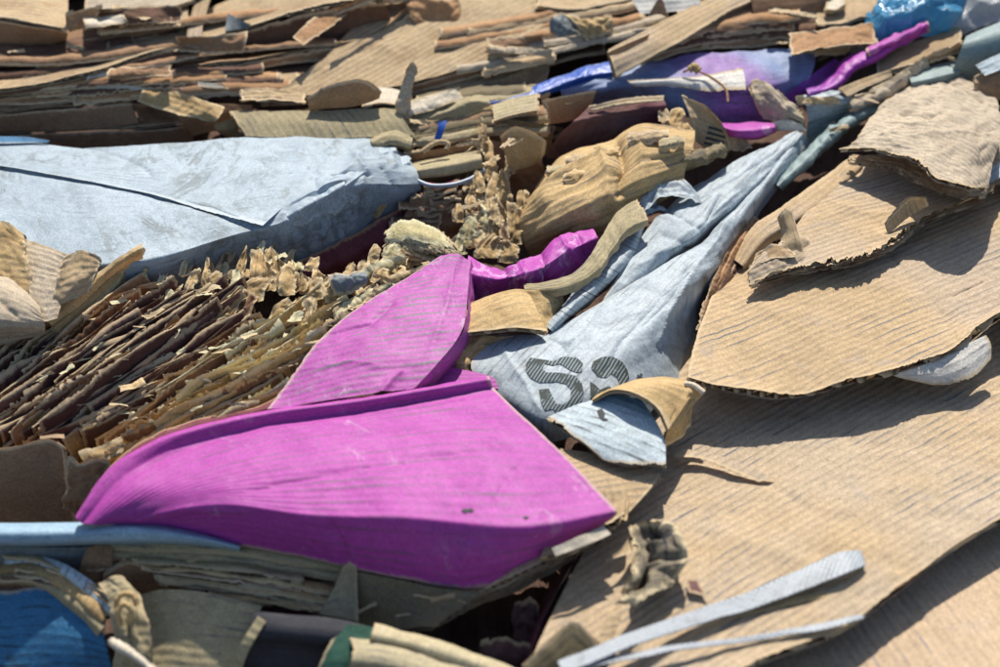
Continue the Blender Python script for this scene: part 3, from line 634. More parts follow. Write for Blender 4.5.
sheet('paper_scrap', 'crumpled pale blue scrap above the grey folded panel', 'paper',
      [[(640, 200, 60), (655, 184, 66), (676, 180, 68), (690, 186, 64)], [(642, 214, 56), (662, 200, 62), (690, 200, 62), (702, 206, 56)]], MAT['grey_blue'], t=0, step=1.8, crump=(4, 18), tear={'n': 3})
sheet('paper_scrap', 'second crumpled pale blue scrap in front of the tan wrinkled sheet', 'paper',
      [[(625, 206, 52), (640, 196, 58), (655, 200, 54)], [(632, 222, 46), (650, 214, 52), (668, 212, 50)]], MAT['grey_blue'], t=0, step=1.8, crump=(4, 14), tear={'n': 3})
WF = sheet('white_flap', 'pale blue-white board flap with a torn corrugated front edge', 'cardboard',
      [[(546, 420, 26), (580, 406, 32), (610, 398, 35), (640, 401, 34)], [(562, 432, 27), (596, 420, 33), (630, 414, 36), (655, 422, 34)], [(582, 445, 26), (612, 438, 31), (640, 436, 33), (664, 440, 31)], [(604, 461, 22), (625, 466, 24), (645, 467, 24), (666, 467, 25)]],
      MAT['pale_blue'], back=MAT['dark_brown'], t=5.0, step=2.2, wave=(.6, 50), fl=(1, .35), tear={'w': 5, 's': 2.5})
decal('printed_mark', WF, [[(597, 411), (602, 409), (605, 414), (604, 418), (609, 420), (603, 421), (599, 417)]], MAT['ink_plain'])
sheet('tan_fold', 'tan board arched over the pale blue-white flap', 'cardboard',
      [[(602, 394, 24), (640, 381, 30), (672, 379, 28), (694, 384, 20)], [(596, 397, 34), (622, 387, 48), (655, 386, 54), (690, 396, 34)], [(592, 402, 38), (612, 392, 51), (638, 397, 56), (656, 410, 50), (666, 432, 40)]],
      MAT['ochre'], back=MAT['deep_blue'], t=3.4, step=2.0, wave=(.8, 40), flute='u', tear={'s': 1.5})
sheet('tan_fold', 'creased ochre side of the arched fold next to the flute-lined sheet', 'cardboard',
      [[(688, 382, 36), (698, 388, 40), (706, 388, 38)], [(672, 402, 42), (688, 400, 34), (702, 392, 32)], [(666, 430, 36), (678, 425, 28), (692, 408, 22)], [(664, 446, 14), (676, 440, 12), (690, 420, 8)]],
      MAT['ochre'], t=2.5, step=1.8, wave=(2, 18), crump=(1.5, 18), tear={'s': 2, 'e': 2})
tube('rolled_lip', [(685, 384, 40), (692, 385, 41), (704, 393, 38)], 2.6, MAT['pale'], 'small pale rolled paper lip at the corner of the flute-lined sheet', 'paper')
sheet('tan_diamond', 'ochre diamond-shaped piece of board between magenta arm and grey box', 'cardboard',
      [[(470, 305, 44), (490, 297, 50), (518, 291, 52), (528, 292, 48)], [(462, 318, 46), (490, 312, 52), (522, 308, 53), (536, 312, 48)], [(452, 336, 42), (485, 333, 46), (520, 330, 48), (547, 334, 44)]],
      MAT['ochre'], back=MAT['brown'], t=5, step=2.0, wave=(1, 40), fl=(1, -.25), tear={'s': 1})
sheet('tan_diamond', 'wrinkled tan corner folded down beside the ochre diamond piece', 'cardboard',
      [[(518, 291, 50), (540, 290, 52), (562, 290, 48)], [(528, 308, 46), (548, 306, 44), (563, 302, 40)], [(546, 334, 38), (552, 328, 34), (560, 315, 30)]], MAT['ochre'], t=0, step=1.8, crump=(1.8, 18), crease=(1,))
sheet('curled_roll', 'curled tan roll of board hooking round the grey-blue panels', 'cardboard',
      fold_rows([(524, 287, 46), (560, 284, 54), (590, 268, 58), (607, 244, 63), (622, 221, 67), (645, 208, 66)], [6, 9, 13, 16, 20, 24], 5, 10), MAT['olive'], t=0, step=1.7, wave=(2, 30), crump=(1.3, 24), ripple=('u', 9, .35), flute='u', tear={'e': 7, 's': 2})
sheet('tan_fold', 'crumpled dim tan board in the hollow under the ochre diamond piece', 'cardboard',
      [[(440, 340, 30), (480, 338, 34), (520, 338, 30)], [(436, 358, 22), (465, 360, 28), (495, 350, 26)], [(438, 378, 10), (462, 382, 14), (480, 372, 12)]], MAT['ochre'], t=0, step=2, crump=(4, 22))
# magenta pieces
P1 = sheet('magenta_board', 'magenta board panel scuffed grey along its flutes, bent over at the lower end', 'cardboard',
      [[(441, 256, 56), (456, 254, 58), (470, 260, 56)], [(385, 290, 55), (430, 285, 60), (468, 290, 58)], [(325, 334, 50), (400, 328, 58), (461, 332, 56)], [(291, 376, 42), (365, 369, 52), (437, 364, 51)], [(266, 410, 36), (338, 399, 45), (414, 388, 46)]],
      MAT['magenta_dirty'], t=0, step=2.4, wave=(1.6, 45), wr=(.4, 14), crump=(.7, 46), fl=(1, -.12), tear={'w': 2},
      lines=[([(322, 338), (370, 325), (395, 300)], 3.5, -3), ([(380, 395), (392, 380), (402, 370)], 4, 3), ([(300, 372), (350, 362), (380, 366)], 3, 2), ([(455, 262), (448, 300), (430, 350)], 4, 1.5)])
sheet('folded_edge', None, None, [[(470, 260, 56), (468, 290, 58), (461, 332, 56), (437, 364, 51), (414, 388, 46), (338, 399, 45), (266, 410, 36)], [(472, 264, 51), (471, 294, 51), (464, 337, 48), (440, 369, 43), (416, 393, 38), (338, 404, 37), (265, 414, 30)], [(476, 278, 26), (475, 306, 26), (467, 348, 24), (443, 380, 18), (417, 404, 14), (338, 420, 8), (262, 428, 2)]],
      MAT['magenta_dirty'], t=0, step=2.2, wave=(1.4, 22), crump=(.8, 20), parent=P1)
cr_ = [(466, 274, 52), (498, 279, 53), (516, 276, 56), (534, 271, 57), (568, 251, 62), (598, 238, 60)]
sheet('magenta_roll', 'creased magenta folded board disappearing under the tan wrinkled sheet', 'cardboard',
      [[(468, 257, 46), (498, 268, 44), (514, 265, 50), (530, 259, 48), (562, 237, 58), (592, 228, 56)], [(467, 265, 50), (498, 273, 49), (515, 270, 54), (532, 264, 53), (565, 243, 61), (595, 232, 59)], cr_, list(cr_), [(462, 292, 30), (496, 289, 36), (516, 284, 42), (534, 281, 44), (570, 264, 46), (598, 248, 48)], [(458, 316, 4), (494, 299, 20), (516, 294, 28), (535, 291, 30), (570, 276, 32), (598, 258, 38)]],
      MAT['magenta_gloss'], t=0, step=1.6, wave=(1.5, 26), crump=(1.5, 22), flute='u', lines=[([(500, 262), (512, 285)], 3, -4), ([(540, 252), (548, 285)], 3, -5), ([(560, 238), (582, 268)], 2.5, 4), ([(520, 262), (530, 290)], 2.5, 3), ([(575, 232), (590, 262)], 2, -3)])
sheet('magenta_triangle', 'flat magenta triangle showing between the two magenta panels', 'cardboard',
      [[(424, 360, 26), (436, 361, 28), (450, 366, 28)], [(405, 392, 24), (450, 385, 26), (498, 381, 26)], [(400, 402, 22), (450, 396, 24), (500, 388, 24)]], MAT['magenta'], t=0, step=2.5, wave=(.8, 40))
P4 = sheet('magenta_sheet', 'large bright magenta sheet with a rolled lip, its front drooping into shade', 'cardboard',
      [[(80, 512, 16), (112, 469, 28), (150, 444, 34), (250, 415, 38), (370, 397, 38), (489, 378, 34)], [(77, 519, 22), (113, 473, 37), (151, 448, 44), (250, 419, 47), (370, 401, 47), (491, 381, 42)],
       [(82, 523, 18), (119, 481, 33), (157, 456, 38), (252, 427, 40), (372, 408, 40), (493, 387, 36)], [(88, 524, 18), (126, 490, 33), (165, 466, 37), (258, 436, 40), (376, 418, 40), (505, 400, 37)],
       [(100, 524, 16), (190, 488, 37), (280, 468, 41), (380, 455, 43), (470, 446, 42), (560, 452, 38)],
       [(112, 523, 12), (222, 505, 35), (310, 516, 37), (420, 520, 40), (530, 528, 38), (618, 512, 36)], [(135, 526, 2), (225, 522, 18), (320, 540, 14), (405, 552, 12), (480, 556, 16), (614, 516, 31)],
       [(155, 532, -10), (228, 543, -8), (330, 562, -12), (402, 577, -14), (466, 588, -16), (606, 521, 24)]],
      MAT['magenta'], back=MAT['ochre'], t=2.4, step=2.6, crease=(5,), wave=(1.4, 90), wr=(.35, 25), crump=(.5, 80), flute='u', tear={'s': .8, 'e': .8}, edges='se',
      lines=[([(240, 494), (330, 476), (410, 462), (480, 452)], 3, -1.8), ([(490, 510), (508, 480), (530, 455)], 2, -1.6), ([(330, 520), (345, 545), (350, 562)], 5, -3), ([(470, 540), (462, 565), (466, 588)], 5, 3), ([(130, 520), (190, 508), (250, 512)], 4, 2), ([(500, 400), (560, 455), (610, 508)], 3, 1)])
for (pts) in [[[(461, 511), (464, 509), (468, 509.5), (471, 508.5), (474, 510.5), (472, 512.5), (468, 512), (465, 513.5)]], [[(523, 517.5), (526, 516.5), (529, 517.5), (527, 519), (524, 518.8)]]]:
    decal('dirt_spot', P4, pts, MAT['ink_plain'])

# ------------------------------------------------------------------ left: blue box
B1 = sheet('blue_box', 'crushed light blue box with a creased lid, scuffed and wrinkled at one end', 'box',
      [[(-90, 139, 58), (0, 141, 62), (100, 147, 63), (250, 138, 68), (340, 137, 70), (382, 141, 66), (404, 155, 52)], [(-90, 170, 62), (0, 172, 65), (100, 178, 68), (230, 168, 73), (330, 162, 77), (378, 156, 74), (413, 166, 56)],
       [(-90, 220, 60), (0, 220, 63), (90, 232, 66), (200, 220, 71), (285, 205, 74), (345, 178, 76), (418, 176, 55)], [(-90, 264, 56), (0, 262, 60), (70, 266, 61), (142, 262, 63), (225, 238, 66), (290, 220, 67), (348, 188, 70), (420, 184, 50)], [(-90, 264, 56), (0, 262, 60), (70, 266, 61), (142, 262, 63), (225, 238, 66), (290, 220, 67), (348, 188, 70), (420, 184, 50)],
       [(-90, 280, 36), (0, 276, 44), (70, 280, 45), (148, 275, 46), (232, 250, 46), (292, 236, 48), (352, 204, 50), (421, 188, 44)], [(-90, 310, -4), (0, 304, 10), (70, 306, 10), (150, 298, 12), (240, 280, 8), (290, 268, 6), (332, 257, 4), (380, 224, 12), (418, 192, 36)]],
      MAT['sky_blue'], back=MAT['brown'], t=0, step=2.4, wave=(1.6, 60), wr=(.4, 16), crump=(.35, 40), flute='u',
      lines=[([(-20, 165), (60, 177), (140, 192), (215, 213), (250, 228)], 2.6, -3.2), ([(-20, 161), (60, 173), (140, 188), (215, 209), (250, 222)], 3.0, 1.8), ([(60, 142), (105, 152), (140, 165), (152, 178)], 2.6, -2.2),
             ([(340, 140), (325, 165), (300, 185)], 3, 2.0), ([(372, 142), (352, 165), (318, 192)], 4, 3.5), ([(310, 165), (316, 190), (330, 205)], 2.5, -2.5), ([(270, 145), (310, 150), (335, 143)], 2.2, -2), ([(312, 155), (318, 178)], 1.8, -1.6), ([(290, 205), (315, 192), (345, 180)], 2.5, 3), ([(300, 222), (308, 240), (300, 255)], 4, -4), ([(335, 205), (345, 225), (340, 245)], 5, 4), ([(380, 165), (390, 180), (400, 190)], 4, -4), ([(352, 150), (366, 170), (360, 190)], 3, 4), ([(330, 176), (350, 172), (372, 176)], 2.5, -4), ([(388, 150), (396, 168)], 3, 4), ([(318, 200), (328, 222), (322, 240)], 3, 4), ([(358, 196), (362, 215)], 3, -4), ([(282, 212), (290, 235)], 3, 3)])
sheet('torn_liner', 'brown torn inner liner showing at the crushed end of the light blue box', 'cardboard',
      [[(376, 166, 58), (384, 162, 60), (393, 168, 56)], [(372, 190, 44), (382, 188, 50), (394, 186, 48)], [(368, 214, 24), (377, 218, 26), (388, 204, 34)]], MAT['ochre'], t=0, tear={'n': 3, 'w': 3, 'e': 2}, step=1.6, wave=(2, 16))
sheet('blue_tape', 'bright blue strip lying along the back of the light blue box', 'plastic', [[(-60, 136, 66), (0, 137, 68), (30, 138, 67), (50, 141, 65)], [(-60, 143, 64), (0, 143, 66), (30, 143, 65), (48, 143, 64)]], MAT['deep_blue'], t=0, step=2.5)
sheet('purple_layer', 'dark purple layered board in the gap below the light blue box', 'cardboard',
      [[(296, 262, 16), (340, 240, 18), (385, 215, 22), (430, 190, 30)], [(300, 275, 4), (345, 256, 6), (392, 232, 8), (440, 205, 14)], [(300, 292, -25), (345, 278, -25), (395, 250, -22), (445, 225, -16)]], MAT['ply_maroon'], t=3, tear={'n': 3}, step=2.6, wave=(3, 30), crump=(2, 26), ripple=('v', 3, 1.5))

# ------------------------------------------------------------------ left: the fan of torn plies
for k, (x0, y0, h0, x1, y1, h1, w_) in enumerate([(285, 218, 68, 318, 200, 70, 20), (312, 204, 70, 346, 184, 72, 24), (340, 190, 71, 372, 166, 70, 26), (366, 160, 68, 398, 150, 64, 22), (386, 172, 58, 412, 162, 56, 22)]):
    mx, my = (x0+x1)/2, (y0+y1)/2
    sheet('torn_skin', None, None, [[(x0-6, y0-8, h0+2), (mx-4, my-9, (h0+h1)/2+5), (x1-2, y1-7, h1+2)], [(x0, y0, h0+1), (mx, my, (h0+h1)/2+5), (x1, y1, h1+3)], [(x0+3, y0+w_*.8, h0-w_*.9), (mx+4, my+w_, (h0+h1)/2-w_), (x1+4, y1+w_*.9, h1-w_*.95)]],
          MAT['sky_blue'], t=0, parent=B1, step=1.6, wave=(1, 30), crump=(1.6, 24), tear={'s': 11, 'e': 5, 'w': 5, 'n': 3}, crease=(1,))
B1S = SURF[B1.name].seed
sheet('lid_flap', None, None, [[(-90, 141, 61), (0, 143, 63.6), (100, 149, 64.6), (250, 140, 69.6), (330, 140, 71.6)], [(-90, 150, 63), (0, 156, 65.4), (85, 166, 67.6), (230, 172, 74), (318, 172, 77)], [(-90, 158, 64), (0, 166, 66.4), (70, 178, 68.8), (140, 192, 71.2), (215, 214, 73.4), (262, 226, 72)]],
      MAT['sky_blue'], t=0, parent=B1, seed=B1S, step=2.6, wave=(1.2, 70), wr=(.25, 16), tear={'s': 1.0}, lines=[([(60, 142), (105, 152), (140, 165), (152, 178)], 2.6, -2.2), ([(270, 145), (310, 150), (335, 143)], 2.2, -2)])
R = random.Random(5)
def hi(rows, dh): return [[(x, y, h+dh) for x, y, h in r] for r in rows]
def fan(name, label, group, count, left, right, mats, tear, hang, bend=(0, 0), cut=None, corr=.3, cr=1.2):
    """plies standing side by side; left/right are pixel polylines (x, y, h) the ends slide along"""
    def along(pl, t):
        x = t*(len(pl)-1); i = min(int(x), len(pl)-2); f = x-i
        return [pl[i][k]*(1-f)+pl[i+1][k]*f for k in range(3)]
    for i in range(count):
        t = (i+.5+R.uniform(-.35, .35))/count
        a, b = along(left, t), along(right, t)
        u0, u1 = R.choice([R.uniform(-.03, .10), R.uniform(0, .35)]), 1+R.choice([R.uniform(-.45, -.1), R.uniform(-.15, .05), R.uniform(-.25, .06)])
        if cut: u0, u1 = cut(R, u0, u1)
        m = [a[k]*.5+b[k]*.5 for k in range(3)]; m[0] += bend[0]*(t-.3); m[1] += bend[1]*(t-.3)
        def pt(u): return [((1-u)**2*a[k]+2*u*(1-u)*m[k]+u*u*b[k]) for k in range(3)]
        top, low = [], []
        hg = hang*R.uniform(.9, 1.3); lift = R.gauss(0, 5)+(R.uniform(6, 15) if R.random() < .28 else 0)
        kink, ph_ = R.uniform(0, 7), R.uniform(0, 6)
        for q in range(6):
            u = u0+(u1-u0)*q/5; p = pt(u); j = R.uniform(-3, 3)+kink*math.sin(q*1.3+ph_)
            top.append((p[0]+R.uniform(-1, 1), p[1]+j-lift*.5, p[2]+lift*.7-j*.6))
        lip = [(p[0]-.8, p[1]-1.6, p[2]-.6) for p in top]
        mid = [(p[0]+R.uniform(2, 5)+1, p[1]+hg*.38, p[2]-hg*.50) for p in top]
        low = [(p[0]+10+R.uniform(-1, 2), p[1]+hg, p[2]-hg*1.45) for p in top]
        wavy = R.random() < corr
        kw = dict(ripple=('u', R.uniform(8, 20), R.uniform(.7, 1.5))) if wavy else {}
        sheet(name, label, 'cardboard', [lip, top, list(top), mid, low], MAT[R.choice(mats)], t=0, tear={'n': tear*R.uniform(.3, 1.3), 'e': 5, 'w': 3}, step=2.2, wave=(5, 46), crump=(cr*R.uniform(.3, 1.0), 26), flute='v', group=group, **kw)
fan('torn_ply', 'thin torn brown ply standing in the tight fanned stack below the light blue box', 'brown fanned plies', 58,
    [(-30, 352, 14), (-25, 380, 8), (-30, 415, 4), (-10, 440, 0), (20, 446, -4), (60, 444, -8)],
    [(42, 312, 34), (85, 286, 44), (135, 262, 54), (175, 280, 54), (215, 285, 54), (240, 280, 52), (262, 300, 44), (250, 340, 28)],
    ['ply_brown', 'ply_brown', 'ply_dark', 'ply_dark', 'ply_dark', 'orange_brown', 'ply'], 6, 32, bend=(0, 14), corr=.22)
fan('torn_ply', 'frayed olive-yellow ply in the loose bundle beside the scuffed magenta panel', 'olive frayed plies', 42,
    [(95, 438, -2), (80, 448, -4), (75, 456, -6), (80, 470, -8), (105, 480, -8)],
    [(255, 322, 40), (300, 300, 46), (345, 296, 48), (385, 282, 50), (345, 318, 46), (318, 345, 40), (300, 372, 32), (262, 408, 22)],
    ['ply_olive', 'ply_olive', 'ply', 'ply_olive', 'ply_brown'], 8, 26, bend=(14, 8), corr=.35, cr=1.8, cut=lambda R, a, b: (a+R.uniform(0, .45), b))
# ragged crest of the fan: torn pieces standing up
def shard(x, y, h, w, ht, lean, mat, label, group=None, name='torn_shard', tilt=.38, t=0, tear=4):
    tw = R.uniform(.45, 1.05); sk = R.uniform(-.35, .35)*w; ht = ht*R.uniform(.85, 1.2); a1, a2 = R.uniform(.75, 1.1), R.uniform(.6, 1.05)
    top = [(x-w/2*tw+lean+sk, y-ht*a1, h+ht*1.1*tilt), (x+lean*1.1+sk, y-ht*1.06, h+ht*1.2*tilt), (x+w/2*tw+lean+sk, y-ht*a2, h+ht*1.0*tilt)]
    mid = [(x-w*.55+lean*.5, y-ht*.45, h+ht*.55*tilt), (x+lean*.4, y-ht*.5, h+ht*.62*tilt), (x+w*.55+lean*.5, y-ht*.45, h+ht*.5*tilt)]
    low = [(x-w*.6, y, h), (x, y+1, h), (x+w*.6, y, h)]
    sheet(name, label, 'cardboard', [top, mid, low], MAT[mat], t=t, tear={'n': tear*1.7, 'e': tear*.9, 'w': tear*.9}, step=1.4, wave=(4, 16), crump=(1.3, 9), ripple=('u', max(1, w/6.5), 1.7) if R.random() < .6 else None, group=group, flute='v', edges='n')
SH = 'small torn shard sticking up along the crest of the fanned stack'
for (x, y, h, w, ht, ln, m) in [(190, 290, 40, 12, 20, 6, 'ply'), (212, 300, 40, 14, 24, 10, 'ply'), (232, 292, 42, 12, 22, 8, 'ply_olive'), (240, 272, 44, 9, 30, 6, 'ply'), (255, 268, 44, 12, 32, 6, 'ply_olive'), (262, 290, 40, 26, 36, 2, 'ply'), (276, 285, 40, 20, 44, -2, 'ply'),
                                (286, 295, 38, 18, 30, 4, 'ochre'), (248, 300, 38, 28, 26, 8, 'ply'), (222, 318, 34, 22, 30, 16, 'ply'), (172, 300, 40, 10, 16, 10, 'ply'), (160, 285, 44, 8, 18, 4, 'ply_olive'), (296, 290, 38, 22, 22, 6, 'ply'), (205, 285, 42, 8, 24, 4, 'ply'),
                                (182, 276, 44, 6, 20, 6, 'ply_olive'), (236, 318, 30, 24, 26, 14, 'ply_brown'), (178, 330, 26, 24, 26, 16, 'orange_brown'), (130, 345, 22, 26, 30, 18, 'orange_brown'), (148, 365, 16, 26, 34, 20, 'ply_brown')]:
    shard(x, y, h, w, ht, ln, m, SH, 'shards along the crest of the fanned stack')
for k in range(30):
    x = 296+k*3.6+R.uniform(-5, 5); y = 312-k*1.9+R.uniform(-10, 14)
    shard(x, y, 50-k*.1+R.uniform(-6, 2), R.uniform(8, 20), R.uniform(8, 20), R.uniform(0, 10), R.choice(['ply', 'ply_olive', 'ply', 'ochre']), SH, 'shards along the crest of the fanned stack', tear=4)
for k in range(46):
    t_ = R.random(); x = 150+t_*165+R.uniform(-6, 6); y = 300-38*math.sin(t_*2.6)+R.uniform(-6, 26)
    shard(x, y, 40-t_*4+R.uniform(-6, 2), R.uniform(5, 15), R.uniform(8, 20), R.uniform(-2, 10), R.choice(['ply', 'ply', 'ply_olive', 'ply_brown', 'ochre']), SH, 'shards along the crest of the fanned stack', tear=3)
SH2 = 'thin curled torn ply leaning in the gap between the fanned stack and the olive plies'
for (x, y, h, w, ht, ln, m) in [(275, 318, 34, 16, 22, 10, 'ply'), (290, 322, 34, 16, 26, 10, 'ply'), (305, 320, 34, 18, 26, 10, 'ply'), (322, 318, 36, 18, 22, 12, 'ply'), (262, 345, 26, 20, 22, 12, 'ply'), (238, 350, 22, 18, 20, 8, 'ply_olive'), (282, 348, 26, 18, 24, 8, 'ply_olive'), (210, 375, 14, 26, 18, 8, 'ply_olive'),
                                (190, 395, 8, 30, 16, 10, 'ply_olive'), (165, 412, 4, 30, 16, 12, 'ply_olive'), (225, 392, 12, 26, 18, 8, 'ply'), (118, 402, 4, 22, 16, 8, 'ply')]:
    shard(x, y, h, w, ht, ln, m, SH2, 'curled plies in the gap of the fan', tear=5)
tube('paper_tuft', [(146, 278, 50), (145, 272, 54), (146, 268, 58)], 1.6, MAT['ply_olive'], 'tiny frayed tuft of paper sticking up against the light blue box', 'paper', jit=.8)
for k in range(3):
    o_ = k*6
    sheet('torn_strip', ['twisted torn strip with a frayed tip reaching over the light blue box', 'second layer of the twisted torn strip, just below its frayed tip', 'lowest layer under the twisted torn strip'][k], 'cardboard',
      [[(38+o_, 318+o_, 42-k*6), (68+o_, 294+o_, 52-k*6), (104+o_*.6, 266+o_, 66-k*7), (130-k*4, 249+o_, 76-k*8), (147-k*9, 240+o_*1.4, 80-k*8)], [(48+o_, 322+o_, 41-k*6), (78+o_, 298+o_, 51-k*6), (112+o_*.6, 268+o_, 65-k*7), (134-k*4, 253+o_, 75-k*8), (149-k*9, 246+o_*1.4, 79-k*8)],
       [(60+o_, 334+o_, 26-k*6), (88+o_, 312+o_, 34-k*6), (116+o_*.6, 284+o_, 46-k*7), (134-k*4, 266+o_, 58-k*8), (146-k*9, 257+o_*1.4, 68-k*8)]],
      MAT[['ply', 'ochre', 'ply_olive'][k]], t=0, tear={'n': 3, 'e': 9, 's': 4}, step=1.6, wave=(1.2, 40), crump=(1.0, 26), crease=(1,))
sheet('torn_board', 'grainy tan board piece lying against the light blue box', 'cardboard',
      hi([[(26, 238, 50), (50, 246, 52), (72, 256, 52)], [(28, 280, 42), (48, 285, 44), (68, 288, 42)], [(34, 318, 30), (45, 322, 30), (58, 318, 30)]], 22), MAT['grey_tan'], t=0, tear={'n': 3, 'e': 3}, step=2.2, wave=(2, 30), wr=(.8, 8))
sheet('torn_board', 'upright torn brown board piece beside the rounded tan fold', 'cardboard',
      hi([[(-20, 225, 66), (3, 219, 70), (14, 226, 68), (26, 234, 64)], [(-20, 258, 52), (6, 258, 54), (30, 262, 54)], [(-20, 295, 34), (10, 296, 36), (38, 298, 36)]], 20), MAT['ochre'], t=2.4, tear={'n': 4, 'e': 4}, step=2.2, wave=(2, 26), crump=(1.6, 20))
sheet('torn_board', 'dull brown torn flake leaning behind the twisted torn strip', 'cardboard',
      hi([[(60, 262, 60), (78, 248, 66), (92, 252, 66), (102, 258, 62)], [(56, 282, 50), (75, 276, 54), (98, 272, 54)], [(52, 308, 34), (68, 302, 38), (88, 292, 40)]], 20), MAT['tan'], t=2, tear={'n': 4, 'e': 3, 'w': 3}, step=1.9, wave=(2, 20), crump=(2, 18))
sheet('rounded_fold', 'rounded weathered tan fold of board beside the fanned stack', 'cardboard',
      hi([[(-40, 268, 44), (0, 272, 46), (18, 282, 44), (34, 298, 40)], [(-40, 288, 54), (0, 292, 56), (24, 302, 52), (42, 316, 42)], [(-40, 318, 44), (0, 320, 46), (26, 324, 42), (46, 326, 34)], [(-40, 348, 10), (0, 346, 12), (22, 340, 16), (44, 332, 22)]], 16),
      MAT['grey_tan'], t=0, tear={'e': 2}, step=2.2, wave=(2, 30), crump=(1, 24), lines=[([(0, 300), (18, 318)], 4, -4)])
for k, (dx, dy, dh, m, lb) in enumerate([(0, 0, 0, 'ply_olive', 'crumbly pale olive board piece lying above the magenta panel'), (8, 10, -7, 'olive', 'olive ply just below the crumbly pale olive piece'), (-2, 16, -13, 'ochre', 'ochre ply tucked under the crumbly olive pieces'), (14, 20, -18, 'ply_olive', 'lowest frayed ply in the crumbly olive heap')]):
    sheet('olive_ply', lb, 'cardboard', [[(386+dx, 230+dy, 50+dh), (402+dx, 220+dy, 55+dh), (424+dx, 224+dy, 53+dh), (448+dx, 236+dy, 46+dh)], [(384+dx, 240+dy, 48+dh), (404+dx, 234+dy, 55+dh), (430+dx, 238+dy, 53+dh), (454+dx, 246+dy, 45+dh)], [(388+dx, 250+dy, 42+dh), (410+dx, 247+dy, 47+dh), (436+dx, 250+dy, 46+dh), (462+dx, 255+dy, 38+dh)]],
          MAT[m], t=2.4, tear={'n': 6, 'e': 8, 'w': 7, 's': 9}, step=1.6, wave=(2, 34), crump=(1.4, 20), flute='v')
sheet('slate_scrap', 'crumpled dark slate scrap lying on the frayed plies', 'paper', [[(327, 276, 62), (345, 272, 66), (364, 270, 64)], [(330, 285, 60), (350, 283, 64), (367, 279, 62)], [(337, 297, 50), (352, 294, 54), (366, 286, 56)]], MAT['slate'], t=0, tear={'n': 1.5, 's': 3, 'w': 2}, step=1.5, crump=(3, 12))
for i, (x0, y0, x1, y1, h) in enumerate([(345, 280, 402, 252, 48), (352, 292, 430, 262, 46), (330, 312, 400, 278, 46), (318, 330, 380, 292, 44), (310, 350, 352, 316, 42)]):
    sheet('torn_ply', 'frayed yellowish ply edge curling along the top of the scuffed magenta panel', 'cardboard',
          [[(x0, y0, h), ((x0+x1)/2-4, (y0+y1)/2-4, h+8), (x1, y1, h+4)], [(x0+4, y0+8, h-4), ((x0+x1)/2+2, (y0+y1)/2+5, h+2), (x1+4, y1+6, h)], [(x0+10, y0+18, h-20), ((x0+x1)/2+8, (y0+y1)/2+16, h-18), (x1+8, y1+14, h-16)]],
          MAT[['ply_olive', 'ply', 'ply_olive', 'olive', 'ply_olive'][i]], t=2.6, tear={'n': 6, 'w': 4, 'e': 4}, step=1.7, wave=(2.5, 18), crump=(2.4, 13), group='ply edges along the magenta panel', flute='v')
sheet('maroon_layer', 'dark red layer edge running under the rolled lip of the magenta sheet', 'cardboard',
      [[(92, 490, -6), (120, 455, 8), (160, 432, 14), (230, 412, 20), (262, 404, 24), (300, 375, 26)], [(92, 498, -8), (126, 462, 10), (165, 440, 17), (235, 418, 22), (268, 410, 26), (305, 382, 26)], [(95, 512, -25), (130, 478, -6), (168, 454, 0), (240, 430, 4), (272, 420, 6), (310, 392, 8)]], MAT['ply_maroon'], t=2.2, tear={'n': 2.5}, step=2.4, wave=(2, 30))
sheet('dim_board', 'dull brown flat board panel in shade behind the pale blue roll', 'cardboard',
      [[(-40, 452, 10), (15, 446, 12), (55, 440, 12), (66, 448, 8)], [(-40, 490, -26), (10, 485, -22), (40, 478, -18), (70, 480, -22)], [(-40, 535, -72), (10, 530, -68), (45, 528, -66), (78, 525, -62)]], MAT['brown'], t=2.4, tear={'n': 3, 'e': 3}, step=2.6, wave=(2, 50))
sheet('dim_board', 'crumpled brown board corner next to the rolled magenta lip', 'cardboard',
      [[(66, 455, 6), (80, 462, 4), (98, 456, 10), (112, 466, 2)], [(66, 480, -18), (82, 484, -16), (100, 482, -14)], [(64, 508, -46), (76, 512, -44), (90, 506, -40)]], MAT['brown'], t=1.8, tear={'n': 3, 'e': 2, 'w': 2}, step=2.0, wave=(3, 22), crump=(3, 20))
sheet('dim_board', 'ragged tan board edge between fanned stack and rolled magenta lip', 'cardboard',
      [[(78, 452, 2), (100, 444, 6), (122, 436, 8)], [(88, 470, -6), (106, 462, -4), (124, 452, 0)]], MAT['ochre'], t=2, tear={'n': 4, 's': 2}, step=2.0, wave=(2, 20), crump=(2, 16))
for (x, y, lb) in [(52, 436, 'thin orange scrap lying at the foot of the fanned stack'), (4, 452, 'orange scrap corner beside the dull brown panel')]:
    sheet('orange_scrap', lb, 'paper', [[(x-12, y-1, 6), (x, y-3, 8), (x+12, y-3, 6)], [(x-12, y+4, 4), (x, y+3, 6), (x+13, y+4, 4)]], MAT['orange_scrap'], t=0, tear={'n': 2, 's': 2}, step=1.5, crump=(1, 10))
